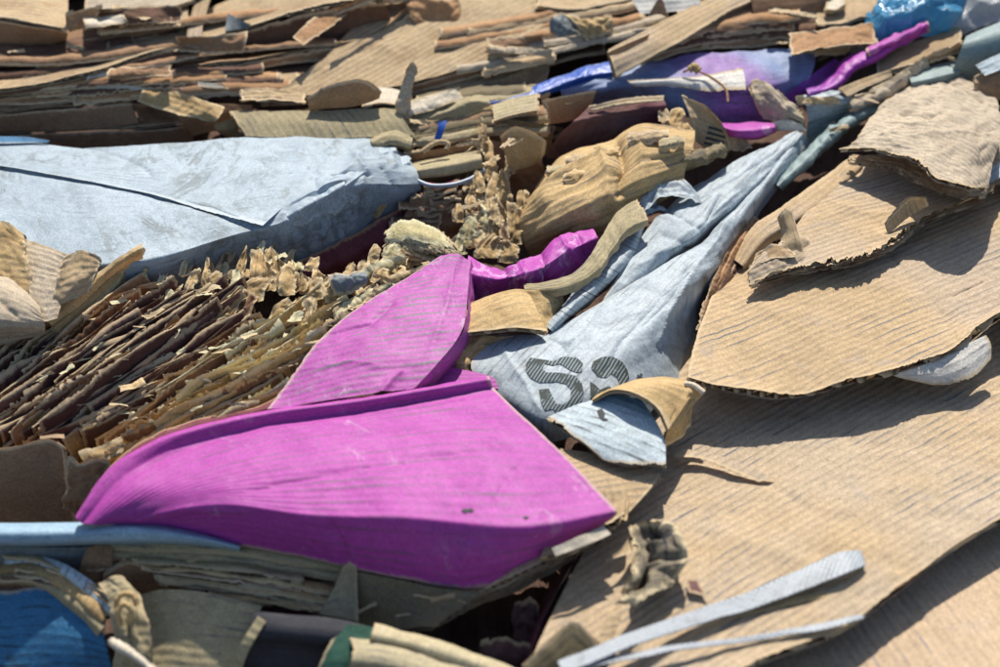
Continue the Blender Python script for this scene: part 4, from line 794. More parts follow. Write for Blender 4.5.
# ------------------------------------------------------------------ bottom
sheet('blue_roll', 'pale blue rolled board edge lying below the dull brown panel', 'cardboard',
      roll_rows([(-60, 534, -6), (0, 535, -6), (70, 534, -4), (150, 532, -4), (205, 540, -10), (240, 548, -18)], [26, 24, 24, 24, 14, 8], 14), MAT['roll_blue'], t=0, step=2.6, wave=(1, 50), flute='u', lines=[([(-20, 530), (120, 529), (175, 533)], 4, 1.5)])
sheet('board_stack', 'dark blue-grey board edges packed below the pale blue roll', 'cardboard',
      [[(-40, 545, -14), (40, 547, -14), (95, 547, -16)], [(-40, 556, -22), (40, 556, -22), (92, 556, -24)], [(-40, 575, -45), (40, 575, -45), (85, 578, -45)]], MAT['slate'], t=3, step=2.6, wave=(2, 40), ripple=('v', 4, 1.2))
sheet('board_stack', 'upright brown board end beside the dark packed edges', 'cardboard',
      [[(88, 548, -14), (98, 545, -12), (112, 547, -14)], [(82, 562, -24), (95, 560, -20), (112, 562, -22)], [(76, 584, -44), (92, 582, -40), (110, 580, -42)]], MAT['brown'], t=2, step=2.0, wave=(2, 24))
for i, (y, h, m, lb) in enumerate([(548, -16, 'olive', 'olive board edge directly under the drooping magenta sheet'), (557, -22, 'olive', 'second olive board edge stacked under the drooping magenta sheet'), (574, -36, 'olive_dark', 'dark olive board edge low under the drooping magenta sheet')]):
    sheet('board_edge', lb, 'cardboard',
          [[(98, y-14, h-2), (170, y-12, h-2), (250, y-2, h-4), (330, y+14, h-8)], [(104+i*6, y-1, h), (160, y, h), (240, y+4, h-2), (300, y+14, h-4), (345, y+22, h-8)], [(106+i*6, y+2, h-4), (160, y+4, h-5), (240, y+9, h-7), (300, y+18, h-9), (345, y+26, h-13)]],
          MAT[m], t=4, tear={'s': 2}, step=2.6, wave=(1.5, 50))
sheet('bent_board', 'brown curved board fold above the olive panel', 'cardboard',
      [[(104, 572, -30), (120, 562, -22), (150, 562, -22), (175, 566, -26), (200, 578, -32), (260, 584, -36)], [(102, 586, -42), (122, 576, -36), (150, 576, -36), (172, 580, -38), (200, 588, -42), (260, 594, -46)], [(100, 604, -62), (125, 596, -60), (150, 596, -60), (172, 598, -60), (200, 602, -62), (260, 606, -64)]], MAT['brown'], t=2.5, tear={'n': 1.5}, step=2.4, wave=(1.5, 30))
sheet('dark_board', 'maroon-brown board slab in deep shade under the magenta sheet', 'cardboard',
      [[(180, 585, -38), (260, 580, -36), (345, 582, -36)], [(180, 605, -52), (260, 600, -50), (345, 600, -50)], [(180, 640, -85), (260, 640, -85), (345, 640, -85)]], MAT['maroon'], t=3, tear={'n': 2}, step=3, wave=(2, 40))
sheet('blue_board', 'deep blue printed panel bent outwards below its torn corrugated rim', 'cardboard',
      [[(-30, 585, -40), (5, 590, -38), (40, 586, -34), (75, 594, -32), (96, 612, -34)], [(-30, 620, -55), (8, 622, -50), (45, 620, -44), (80, 626, -42), (104, 636, -46)], [(-30, 720, -105), (20, 715, -95), (60, 710, -92), (95, 705, -90), (118, 700, -92)]], MAT['deep_blue'], t=2.4, tear={'n': 2}, step=2.8, wave=(2, 60))
for i, (dx, dy, h, m, lb) in enumerate([(0, 0, -24, 'pale_blue', 'pale outer ply of the torn rim over the deep blue panel'), (-6, 9, -27, 'ochre', 'torn tan corrugated rim over the deep blue panel'), (-8, 18, -31, 'olive', 'lower torn olive ply of the rim over the deep blue panel')]):
    sheet('torn_ply_band', lb, 'cardboard',
          [[(8+dx, 556+dy, h-4), (30+dx, 555+dy, h), (60+dx, 564+dy, h+2), (90+dx, 582+dy, h), (114+dx, 604+dy, h-6)], [(6+dx, 562+dy, h-4), (28+dx, 561+dy, h), (58+dx, 570+dy, h+2), (86+dx, 589+dy, h), (111+dx, 612+dy, h-6)], [(6+dx, 568+dy, h-14), (26+dx, 567+dy, h-12), (56+dx, 576+dy, h-10), (82+dx, 594+dy, h-12), (106+dx, 618+dy, h-16)]],
          MAT[m], t=4.5, tear={'s': 4} if i else {'s': 1}, step=2.2, wave=(1.5, 30), flute='v')
sheet('tan_crumple', 'crumpled tan board end folded into loops beside the deep blue panel', 'cardboard',
      [[(96, 582, -16), (108, 578, -12), (120, 577, -12), (124, 582, -14)], [(108, 596, -18), (118, 592, -14), (130, 592, -12), (141, 596, -16)], [(112, 618, -26), (122, 612, -14), (134, 612, -12), (147, 618, -22)], [(114, 645, -40), (126, 640, -26), (138, 642, -26), (153, 646, -38)], [(110, 700, -80), (128, 700, -74), (142, 700, -74), (160, 698, -80)]],
      MAT['olive'], t=0, tear={'n': 3, 'e': 3, 'w': 3}, step=1.8, wave=(1.6, 30), crump=(2.2, 22), crease=(1, 2), lines=[([(128, 592), (124, 615), (130, 650)], 3, -6), ([(138, 600), (142, 640)], 3, -4)])
for k, pts in enumerate([[(118, 612, -8), (117, 600, 0), (123, 594, 4), (133, 596, 2), (137, 606, -4)], [(121, 626, -14), (118, 612, -4), (125, 604, 2), (131, 610, -2), (128, 624, -12)]]):
    tube('paper_loop', pts, 2.4, MAT['ochre'], 'tan loop of torn paper on the crumpled board end', 'paper', group='loops of torn paper', jit=.5)
tube('twisted_cord', [(112, 642, -14), (122, 648, -10), (135, 656, -8), (150, 668, -10), (165, 682, -14)], 3.6, MAT['pale'], 'pale twisted paper cord running down from the crumpled tan end', 'paper', jit=.4)
sheet('olive_board', 'olive-brown soft board panel with a worn lighter front', 'cardboard',
      [[(140, 596, -34), (160, 590, -26), (180, 590, -26), (262, 606, -32)], [(140, 612, -42), (165, 608, -36), (200, 612, -36), (256, 622, -40)], [(148, 700, -80), (170, 700, -76), (200, 700, -76), (232, 690, -70)]], MAT['olive'], t=2.6, step=2.8, wave=(1.5, 50), wr=(.4, 8))
sheet('pale_strip', 'narrow pale olive strip beside the charcoal board', 'cardboard', [[(258, 616, -24), (266, 622, -24)], [(240, 645, -40), (250, 648, -40)], [(222, 690, -75), (236, 690, -75)]], MAT['olive'], t=2, step=2)
sheet('charcoal_board', 'charcoal printed board rolled over near the bottom', 'cardboard',
      [[(255, 612, -26), (300, 616, -22), (350, 622, -20), (376, 628, -20)], [(252, 632, -34), (295, 636, -28), (335, 640, -26), (368, 640, -28)], [(246, 648, -50), (290, 650, -46), (330, 652, -44), (362, 650, -44)], [(240, 700, -100), (285, 700, -96), (330, 700, -96), (360, 690, -90)]], MAT['charcoal'], t=0, step=2.4, wave=(2, 40), ripple=('v', 2, 3))
sheet('green_card', 'dark green card between the charcoal board and the cream board folds', 'cardboard', [[(338, 626, -22), (356, 625, -17), (378, 627, -16)], [(326, 646, -27), (345, 645, -22), (366, 645, -20)], [(308, 690, -50), (330, 690, -42), (352, 690, -40)]], MAT['green_card'], t=0, step=1.9, wave=(1.5, 24), crump=(1, 24), tear={'w': 3})
for k, (pts, w, lb) in enumerate([([(366, 632, -14), (400, 640, -14), (450, 655, -16), (520, 680, -20), (600, 712, -30)], 20, 'upper tan roll of board at the bottom of the heap'), ([(346, 654, -20), (385, 658, -17), (440, 674, -18), (520, 702, -24), (600, 740, -34)], 32, 'lower broad tan roll of board at the bottom of the heap')]):
    sheet('tan_roll', lb, 'cardboard', roll_rows(pts, w, 8), MAT['cream'], t=0, step=2.0, wave=(1.6, 40), crump=(1.0, 30), flute='u', tear={'w': 7, 's': 2})
sheet('tan_wedge', 'small upright olive wedge of board under the magenta sheet', 'cardboard',
      [[(343, 566, -8), (350, 561, -6), (357, 563, -8)], [(334, 590, -22), (346, 582, -16), (358, 588, -20)], [(320, 614, -36), (340, 618, -34), (360, 622, -36)]], MAT['olive'], t=3, tear={'n': 2, 'e': 2}, step=1.8, wave=(2, 18), flute='u', edges='ne')
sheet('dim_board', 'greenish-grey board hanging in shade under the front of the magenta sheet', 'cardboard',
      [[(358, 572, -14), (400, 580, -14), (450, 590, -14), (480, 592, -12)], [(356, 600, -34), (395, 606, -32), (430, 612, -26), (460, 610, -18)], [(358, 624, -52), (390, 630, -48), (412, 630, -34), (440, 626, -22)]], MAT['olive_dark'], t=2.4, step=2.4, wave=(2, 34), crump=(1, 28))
# stack of tan plies under the magenta corner
for i in range(6):
    dx, dy, dh = -i*4, i*5, -i*7
    sheet('stacked_ply', 'thick torn tan board layer in the stack under the pointed magenta corner', 'cardboard',
          [[(440+dx, 540+dy, -22+dh), (540+dx*.6, 500+dy*.5, 6+dh), (625+dx, 490+dy*.5, 18+dh)], [(420+dx*.5, 590+dy*.4, -30+dh), (510+dx, 550+dy*.6, 0+dh), (628+dx*1.4, 500+dy*.7, 18+dh)],
           [(412+R.uniform(-4, 8), 626+dy*.3, -40+dh*.6), (446+dx*.3, 620+dy*.3, -36+dh*.8), (472+dx*.3, 601+dy*.5, -26+dh), (510+dx*.5, 584+dy*.6, -6+dh), (560+dx*.7, 558+dy*.8, 12+dh), (626+dx*1.4, 518+dy*1.0, 22+dh)]],
          MAT[['tan', 'olive', 'ochre', 'olive', 'maroon', 'maroon'][i]], back=MAT['brown'], t=5, tear={'s': 6, 'w': 4}, step=2.8, wave=(2, 36), crump=(.8, 26), flute='v', group='torn layers under the magenta corner', edges='swe')
sheet('tan_layer', 'tan board corner sticking out between the white flap and the magenta corner', 'cardboard',
      [[(560, 450, 14), (600, 456, 14), (662, 477, 12)], [(560, 500, 14), (610, 500, 14), (640, 502, 10)], [(540, 560, 14), (575, 552, 12), (604, 538, 8)]], MAT['tan_flat'], t=4.5, step=2.4, wave=(1, 50), fl=(1, -.2), tear={'e': 1.2})
sheet('paper_scrap', 'small pinkish paper tag under the pointed magenta corner', 'paper', [[(552, 548, 26), (580, 536, 28), (604, 526, 28)], [(556, 556, 22), (584, 546, 24), (611, 534, 26)]], MAT['pale'], t=0, step=1.6, wave=(1.5, 14))
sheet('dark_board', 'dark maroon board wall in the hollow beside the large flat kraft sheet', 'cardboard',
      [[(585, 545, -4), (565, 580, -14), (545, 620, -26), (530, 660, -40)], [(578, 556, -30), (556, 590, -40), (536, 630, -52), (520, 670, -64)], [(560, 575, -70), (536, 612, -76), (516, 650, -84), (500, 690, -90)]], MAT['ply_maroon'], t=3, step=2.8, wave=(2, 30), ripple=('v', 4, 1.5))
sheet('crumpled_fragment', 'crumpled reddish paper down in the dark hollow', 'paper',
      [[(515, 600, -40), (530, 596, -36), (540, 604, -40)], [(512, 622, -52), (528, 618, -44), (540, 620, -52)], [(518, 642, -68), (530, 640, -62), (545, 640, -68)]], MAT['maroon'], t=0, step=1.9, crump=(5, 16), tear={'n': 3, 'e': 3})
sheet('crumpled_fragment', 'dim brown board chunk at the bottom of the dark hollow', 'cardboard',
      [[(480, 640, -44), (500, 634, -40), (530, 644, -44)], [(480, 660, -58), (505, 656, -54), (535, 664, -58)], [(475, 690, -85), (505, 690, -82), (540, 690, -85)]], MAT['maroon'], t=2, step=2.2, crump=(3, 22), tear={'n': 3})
sheet('tan_corner', 'grey-green board corner with a tan torn rim at the bottom of the heap', 'cardboard',
      [[(522, 664, 2), (550, 638, 8), (574, 620, 10), (590, 632, 8), (606, 654, 4)], [(526, 672, -2), (552, 650, 2), (574, 634, 4), (590, 646, 2), (604, 666, -2)], [(520, 730, -40), (556, 724, -36), (578, 716, -34), (592, 720, -36), (606, 730, -40)]], MAT['olive_dark'], t=5, tear={'n': 2.5}, step=2.2, wave=(1.5, 30), edges='n')
for i, (pts, m, lb) in enumerate([([(-40, 640, -60), (0, 632, -58), (20, 640, -60)], 'brown', 'dark brown crumple behind the deep blue panel')]):
    sheet('tan_crumple', lb, 'cardboard', [pts, [(x, y+20, h-14) for x, y, h in pts], [(x, y+60, h-60) for x, y, h in pts]], MAT[m], t=0, crump=(3, 20), step=2.4)
sheet('bent_board', 'brown board at the very front below the olive panel', 'cardboard', [[(420, 668, -50), (500, 676, -46), (620, 672, -40)], [(400, 760, -95), (500, 770, -95), (640, 760, -90)]], MAT['brown'], t=3, step=4, wave=(2, 40))

# ------------------------------------------------------------------ top left: long layered sheets
def up(pl, d, dh=0):
    if isinstance(d, tuple): return [(x, y-(d[0]+(d[1]-d[0])*i/(len(pl)-1)), h+dh) for i, (x, y, h) in enumerate(pl)]
    return [(x, y-d, h+dh) for x, y, h in pl]
def dn(pl, d, k=1.15): return [(x, y+d, h-d*k) for x, y, h in pl]
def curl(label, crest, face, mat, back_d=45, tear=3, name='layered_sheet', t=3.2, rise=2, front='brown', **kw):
    """sheet whose top runs back from the crest line and whose front, coloured darker to stand for shade, drops from the crest to the face line"""
    st, wv = kw.pop('step', 3.0), kw.pop('wave', (1.8, 45)); cr = kw.pop('crump', (0, 30))
    o = sheet(name, label, 'cardboard', [up(crest, back_d, rise), up(crest, tuple(q*.4 for q in back_d) if isinstance(back_d, tuple) else back_d*.4, rise*.4), crest], MAT[mat], t=t, step=st, wave=wv, tear={'s': 3}, **kw)
    mid = [((c[0]+q[0])/2, (c[1]+q[1])/2+1, (c[2]+q[2])/2-1.5) for c, q in zip(crest, face)] if len(crest) == len(face) else None
    sheet('folded_front', None, None, [[(x, y+1, h-2) for x, y, h in crest]]+([mid] if mid else [])+[face], MAT[front], t=0, step=st*.8, wave=wv, crump=cr if cr[0] else (.8, 34), tear={'n': 2, 's': tear}, parent=o)  # shade on the front painted in: browner material than the top
    return o
def shelf(label, front, mat, d=40, tear=4, name='layered_sheet', t=4.2, rise=2, **kw):
    return sheet(name, label, 'cardboard', [up(front, d, rise), up(front, d*.5, rise*.6), front], MAT[mat], back=MAT['brown'], t=t, step=kw.pop('step', 3.0), wave=kw.pop('wave', (1.8, 45)), tear={'s': tear, 'e': 3, 'w': 3}, **kw)
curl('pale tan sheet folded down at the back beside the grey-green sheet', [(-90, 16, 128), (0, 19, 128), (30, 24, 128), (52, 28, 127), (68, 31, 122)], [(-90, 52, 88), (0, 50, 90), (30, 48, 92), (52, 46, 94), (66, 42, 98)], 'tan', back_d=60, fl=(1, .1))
shelf('dark brown board beneath the folded pale tan sheet', [(-60, 58, 84), (20, 62, 82), (60, 58, 84), (100, 54, 86), (190, 40, 92)], 'brown', d=30)
shelf('grey-green weathered sheet lying at the back', [(84, 30, 120), (105, 26, 122), (140, 18, 124), (175, 8, 126), (215, -6, 128)], 'grey_tan', d=45)
curl('tan sheet with a dark fold behind the upright tan strip', [(132, 22, 116), (160, 25, 117), (188, 20, 118)], [(88, 44, 98), (135, 38, 102), (186, 28, 106)], 'tan', back_d=25)
shelf('tan strip of board edging with a green fleck', [(84, 51, 96), (110, 46, 98), (140, 42, 100), (165, 38, 102), (186, 31, 104)], 'tan', d=10, tear=3)
sheet('paper_flake', 'tiny green flake on the tan board edging', 'paper', [[(176, 30, 107), (185, 29, 107)], [(175, 34, 106), (186, 32, 106)]], MAT['green_card'], t=0, step=1.5)
sheet('torn_sliver', 'pale frayed sliver beside the folded pale tan sheet', 'cardboard', [[(66, 40, 108), (75, 44, 106), (86, 47, 104)], [(66, 47, 100), (76, 51, 99), (86, 53, 98)]], MAT['pale'], t=2, tear={'n': 3, 's': 3, 'e': 3}, step=1.6, crump=(2, 10))
sheet('torn_sliver', 'torn orange-brown scrap standing at the back', 'cardboard', [[(66, 12, 138), (80, 8, 142), (105, 4, 142)], [(66, 22, 128), (82, 19, 130), (98, 16, 132)], [(70, 32, 118), (78, 30, 120), (90, 26, 122)]], MAT['orange_brown'], t=2, tear={'n': 5, 'e': 4}, step=1.8, crump=(3, 14))
L_, R_ = ribbon([(214, -30, 132), (203, 0, 124), (197, 22, 116), (192, 48, 108)], None, 14)
sheet('tan_strip', 'narrow tan strip of board lying up across the back sheets', 'cardboard', [L_, R_], MAT['tan_flat'], t=2.6, step=2.4, wave=(1, 40), tear={'e': 1.5}, flute='u')
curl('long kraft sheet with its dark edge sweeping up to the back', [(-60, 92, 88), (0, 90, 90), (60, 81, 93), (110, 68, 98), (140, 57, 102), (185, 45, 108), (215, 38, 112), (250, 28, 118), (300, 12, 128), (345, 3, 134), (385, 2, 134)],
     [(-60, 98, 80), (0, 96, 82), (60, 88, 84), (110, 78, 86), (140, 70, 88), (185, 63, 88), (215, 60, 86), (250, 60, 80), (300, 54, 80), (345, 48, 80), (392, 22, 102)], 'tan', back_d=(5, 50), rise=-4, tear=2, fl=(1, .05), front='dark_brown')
sheet('grey_board', 'grey corner of board poking over the long sweeping kraft sheet', 'cardboard', [[(228, 14, 128), (236, 18, 127), (250, 24, 124)], [(225, 32, 118), (238, 30, 118), (250, 28, 119)]], MAT['slate'], t=2, step=2)
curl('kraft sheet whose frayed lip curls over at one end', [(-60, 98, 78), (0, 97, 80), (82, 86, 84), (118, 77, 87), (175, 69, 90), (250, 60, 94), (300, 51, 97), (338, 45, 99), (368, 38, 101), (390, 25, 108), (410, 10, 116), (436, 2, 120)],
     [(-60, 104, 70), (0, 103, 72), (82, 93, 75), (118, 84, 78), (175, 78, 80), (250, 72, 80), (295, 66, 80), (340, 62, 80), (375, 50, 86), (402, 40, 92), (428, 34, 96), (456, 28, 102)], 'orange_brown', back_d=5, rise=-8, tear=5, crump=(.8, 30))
sheet('torn_curl', 'ragged brown curl at the end of the frayed kraft lip', 'cardboard', [[(405, 4, 122), (425, 0, 126), (446, 2, 124), (460, -4, 124)], [(412, 18, 112), (430, 14, 114), (448, 12, 116), (462, 8, 116)], [(420, 34, 98), (436, 32, 100), (452, 34, 98), (458, 22, 104)]], MAT['orange_brown'], t=2, tear={'s': 5, 'e': 4}, step=1.9, crump=(3, 18))
shelf('brown board strip at the back edge above the ragged curl', [(440, 20, 108), (480, 8, 112), (540, -8, 116)], 'orange_brown', d=18)
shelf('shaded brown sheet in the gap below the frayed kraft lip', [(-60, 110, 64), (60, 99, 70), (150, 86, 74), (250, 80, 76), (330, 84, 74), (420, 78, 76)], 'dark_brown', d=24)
shelf('pale thin kraft sheet lying over the folded brown boards', [(-60, 108, 66), (0, 107, 68), (50, 101, 71), (90, 95, 73), (150, 93, 74), (200, 93, 74), (255, 92, 75), (300, 90, 76)], 'tan', d=16, tear=3, t=3.2)
sheet('chip', 'grey-white board chip folded on the layered sheets', 'cardboard', [[(87, 78, 92), (92, 69, 97), (106, 72, 94), (119, 81, 88)], [(85, 83, 88), (98, 82, 88), (119, 83, 87)], [(84, 90, 80), (100, 91, 80), (128, 90, 80), (156, 89, 80)]], MAT['whitish'], t=0, step=1.6, wave=(1, 20), tear={'e': 3})
sheet('torn_sliver', 'small pale sliver lying on the thin kraft sheet', 'cardboard', [[(188, 80, 84), (205, 83, 84), (222, 84, 84)], [(192, 86, 81), (210, 89, 80), (231, 90, 80)]], MAT['pale'], t=1.6, step=1.6, tear={'e': 3, 's': 2})
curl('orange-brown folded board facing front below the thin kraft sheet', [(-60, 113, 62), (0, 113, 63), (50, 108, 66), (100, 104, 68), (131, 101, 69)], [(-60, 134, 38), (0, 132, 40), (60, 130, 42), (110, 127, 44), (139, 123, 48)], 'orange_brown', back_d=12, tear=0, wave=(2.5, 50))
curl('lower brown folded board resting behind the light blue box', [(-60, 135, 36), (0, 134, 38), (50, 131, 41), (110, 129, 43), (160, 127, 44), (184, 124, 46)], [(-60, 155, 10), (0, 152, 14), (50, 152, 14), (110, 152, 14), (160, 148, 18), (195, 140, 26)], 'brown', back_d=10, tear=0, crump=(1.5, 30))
sheet('dark_fold', 'dark hollow fold of brown board between two folded boards', 'cardboard', [[(132, 102, 66), (155, 100, 68), (185, 104, 68), (200, 108, 64)], [(136, 112, 54), (158, 109, 50), (176, 112, 54), (186, 116, 54)], [(139, 123, 46), (158, 120, 44), (172, 120, 46), (184, 124, 46)]], MAT['brown'], t=0, step=1.9, wave=(3, 22), crump=(2.5, 22), crease=(1,))
sheet('tan_fold', 'smooth brown fold standing beside the pale ribbed sheet', 'cardboard', [[(178, 116, 62), (200, 106, 68), (225, 104, 68), (252, 105, 66)], [(182, 122, 54), (202, 116, 60), (226, 114, 60), (252, 114, 58)], [(192, 136, 34), (208, 132, 40), (224, 130, 42), (250, 130, 40)]], MAT['orange_brown'], t=0, step=2.2, wave=(2, 30), crease=(1,), crump=(1, 30))
sheet('ribbed_sheet', 'pale olive ribbed sheet lying behind the light blue box', 'cardboard', [[(229, 112, 76), (260, 112, 78), (310, 112, 80), (400, 108, 82)], [(236, 124, 74), (270, 124, 75), (320, 124, 77), (405, 122, 78)], [(246, 137, 68), (280, 139, 68), (320, 140, 68), (360, 138, 70), (415, 136, 70)]], MAT['olive'], t=3.4, step=2.4, wave=(1.2, 40), fl=(1, .9), tear={'w': 2})
sheet('small_fold', 'small tan rolled end beside the pale ribbed sheet', 'cardboard', [[(214, 124, 62), (222, 122, 66), (232, 118, 68)], [(216, 130, 56), (226, 128, 60), (236, 126, 60)], [(228, 137, 46), (234, 137, 48), (242, 136, 50)]], MAT['ochre'], t=2, step=1.8)
shelf('tan rolled board edge above the pale ribbed sheet', [(240, 104, 84), (262, 103, 86), (285, 104, 86), (306, 106, 84)], 'tan', d=12, tear=4, crump=(2, 20))
sheet('round_flap', 'rounded brown flap standing up with a frayed rim', 'cardboard', [[(307, 97, 98), (325, 86, 108), (345, 80, 114), (360, 78, 116), (374, 84, 110), (382, 92, 102)], [(308, 104, 92), (328, 97, 98), (350, 94, 100), (370, 94, 98), (380, 95, 97)], [(310, 110, 82), (332, 108, 84), (352, 106, 85), (368, 102, 88), (379, 97, 92)]], MAT['orange_brown'], t=2.2, tear={'n': 2.5}, step=1.9, wave=(1.2, 26), edges='n', flute='u')
sheet('torn_sliver', 'upright frayed grey-brown strip beside the rounded brown flap', 'cardboard', [[(408, 66, 124), (413, 61, 128), (418, 68, 122)], [(400, 88, 104), (407, 84, 108), (414, 88, 104)], [(396, 104, 88), (404, 104, 90), (412, 104, 88)], [(402, 130, 62), (408, 132, 62), (414, 130, 62)]], MAT['grey_tan'], t=2.4, tear={'n': 3, 'e': 3, 'w': 3}, step=1.6, wave=(2, 14), crump=(2, 12))
shelf('pale tan sheet corner behind the upright frayed strip', [(362, 108, 84), (380, 104, 86), (398, 106, 86), (412, 112, 82)], 'pale', d=16, tear=2, t=2.6)
def layers(label, group, A, B, n, mats, d=12, seed=3, tear=5, t=2.6):
    """thin layer edges packed between two pixel polylines (resampled to the same count)"""
    rr = random.Random(seed)
    def rs(pl, m):
        out = []
        for i in range(m):
            x = i/(m-1)*(len(pl)-1); k = min(int(x), len(pl)-2); q = x-k
            out.append([pl[k][z]*(1-q)+pl[k+1][z]*q for z in range(3)])
        return out
    a, b = rs(A, 9), rs(B, 9)
    for i in range(n):
        q = (i+.5)/n+rr.uniform(-.3, .3)/n; lo = rr.choice([0, 0, 1, 2, 3]); hi = rr.choice([8, 8, 7, 6, 5])
        hi = max(hi, lo+3)
        fr = [(a[k][0]*(1-q)+b[k][0]*q, a[k][1]*(1-q)+b[k][1]*q+rr.uniform(-1.2, 1.2), a[k][2]*(1-q)+b[k][2]*q+rr.uniform(-1, 1)) for k in range(lo, hi+1)]
        m = rr.choice(mats)
        sheet('layered_sheet', label, 'cardboard', [up(fr, d, -3), fr, dn(fr, rr.uniform(2, 5), 1.0)], MAT[m], back=MAT['brown'], t=0 if rr.random() < .6 else t, step=2.6, wave=(1.6, 26), crump=(.8, 18), tear={'s': tear, 'e': 4, 'w': 4}, group=group)
layers('thin frayed layer edge packed in the stack behind the light blue box', 'thin layer edges behind the blue box', [(-40, 92, 84), (60, 88, 86), (150, 76, 90), (260, 66, 90)], [(-40, 112, 62), (60, 106, 68), (150, 98, 71), (300, 96, 74)], 9, ['brown', 'tan', 'orange_brown', 'dark_brown', 'tan'], seed=4)
layers('long sagging kraft layer edge running along the far stack', 'long layers of the far stack', [(-60, 34, 116), (80, 30, 118), (220, 16, 122), (430, -8, 126)], [(-60, 96, 84), (80, 92, 86), (220, 66, 92), (400, 52, 94)], 3, ['brown', 'orange_brown', 'dark_brown'], seed=14, d=6, tear=3)
layers('long kraft layer edge on the slope behind the ultramarine strip', 'long layers behind the ultramarine strip', [(440, 30, 108), (520, 16, 112), (600, 6, 116), (720, -20, 124)], [(420, 92, 84), (500, 76, 88), (560, 62, 90), (640, 44, 100)], 7, ['tan', 'brown', 'orange_brown', 'grey_tan'], seed=15, d=9, tear=4)
layers('thin brown layer edge in the shade under the pale tan folded sheet', 'thin layer edges at the back', [(-40, 54, 92), (60, 52, 94), (120, 44, 98), (186, 34, 102)], [(-40, 84, 84), (60, 76, 90), (120, 62, 94), (190, 48, 100)], 8, ['brown', 'dark_brown', 'orange_brown', 'grey_tan', 'dark_brown'], seed=6)
layers('thin board edge in the stack under the plank-like flap by the violet board', 'thin board edges by the violet board', [(640, 52, 100), (690, 34, 110), (760, 22, 116), (800, 18, 118)], [(640, 66, 88), (690, 50, 92), (760, 46, 92), (850, 40, 94)], 7, ['brown', 'dark_brown', 'orange_brown', 'tan'], seed=8)
layers('thin olive or brown board edge packed above the crushed blue end', 'thin board edges above the blue end', [(400, 112, 80), (440, 100, 82), (490, 96, 80), (550, 88, 80)], [(405, 152, 56), (440, 146, 58), (490, 138, 58), (550, 136, 60)], 9, ['olive', 'olive_dark', 'brown', 'ochre'], seed=9)
layers('thin torn brown edge in the gap beyond the crushed blue end', 'torn edges in the gap', [(410, 186, 46), (440, 188, 44), (480, 176, 46)], [(385, 232, 14), (430, 228, 12), (475, 222, 14)], 9, ['brown', 'dark_brown', 'ply_maroon', 'ply_brown'], seed=10, d=8)
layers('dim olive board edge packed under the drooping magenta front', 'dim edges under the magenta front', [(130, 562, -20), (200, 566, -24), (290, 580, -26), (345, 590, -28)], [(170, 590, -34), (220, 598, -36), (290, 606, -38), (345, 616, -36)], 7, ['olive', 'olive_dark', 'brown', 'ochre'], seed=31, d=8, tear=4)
layers('torn tan edge of the layered rim beside the deep blue panel', 'torn edges beside the blue panel', [(0, 556, -20), (40, 560, -20), (80, 576, -20), (112, 600, -22)], [(-4, 584, -32), (36, 586, -28), (72, 600, -28), (104, 622, -34)], 5, ['ochre', 'olive', 'tan', 'brown'], seed=32, d=5, tear=5)
# ------------------------------------------------------------------ top centre
sheet('folded_box', 'flattened kraft box with a wide ribbed top and a dark folded front', 'box',
      [[(380, 0, 112), (440, -30, 122), (500, -40, 124), (545, -20, 118)], [(300, 78, 84), (400, 40, 100), (480, 12, 112), (548, 10, 112)], [(258, 98, 74), (380, 90, 82), (440, 76, 88), (500, 57, 95), (553, 28, 106)]],
      MAT['tan'], back=MAT['brown'], t=3, step=2.6, wave=(1.8, 40), fl=(1, -.36), tear={'e': 3}, crump=(.9, 34))
fb = bpy.data.objects['folded_box']
sheet('folded_front', None, None, [[(258, 99, 72), (380, 91, 80), (440, 77, 86), (500, 58, 93), (553, 29, 104)], [(262, 107, 62), (385, 99, 70), (440, 88, 75), (500, 71, 80), (553, 43, 88)]], MAT['brown'], t=0, step=2.4, wave=(1.5, 30), tear={'n': 1.5, 's': 2}, parent=fb)  # front darker than the tan top, its shade put into the colour
sheet('folded_box', 'lower folded layer of the flattened kraft box', 'box',
      [[(400, 92, 72), (450, 80, 76), (500, 64, 80), (552, 40, 88)], [(420, 98, 68), (455, 90, 72), (500, 80, 76), (553, 54, 84)], [(420, 98, 68), (455, 90, 72), (500, 80, 76), (553, 54, 84)], [(425, 106, 56), (460, 102, 58), (500, 95, 60), (546, 84, 62)]], MAT['tan'], back=MAT['brown'], t=2.6, step=2.4, wave=(1.5, 40), fl=(1, -.36), tear={'e': 3, 's': 2})
shelf('light tan sheet at the back beyond the flattened kraft box', [(535, 8, 118), (570, 12, 116), (620, 4, 118), (660, -12, 122)], 'tan', d=40)
sheet('grey_crumple', 'crumpled dark grey scrap beside the flattened kraft box', 'paper', [[(549, 20, 116), (562, 12, 120), (578, 12, 120)], [(550, 32, 106), (566, 28, 110), (582, 26, 110)], [(553, 47, 92), (568, 44, 94), (586, 40, 96)]], MAT['slate'], t=0, step=1.8, crump=(4, 20), tear={'n': 2})
sheet('torn_sliver', 'ragged tan torn bits around the dark grey scrap', 'cardboard', [[(560, 14, 122), (590, 16, 120), (612, 14, 120)], [(578, 30, 110), (596, 30, 110), (612, 24, 112)], [(584, 42, 100), (600, 40, 100), (614, 34, 104)]], MAT['ochre'], t=2, step=1.8, crump=(4, 14), tear={'n': 5, 's': 5, 'e': 4, 'w': 4})
shelf('grey-tan sheet with a pale torn edge slanting to the back', [(553, 50, 92), (580, 44, 95), (600, 40, 98), (620, 32, 102), (645, 18, 108)], 'grey_tan', d=26, tear=3)
shelf('dark brown sheet under the slanting grey-tan sheet', [(550, 66, 78), (580, 58, 82), (606, 54, 84)], 'dark_brown', d=16)
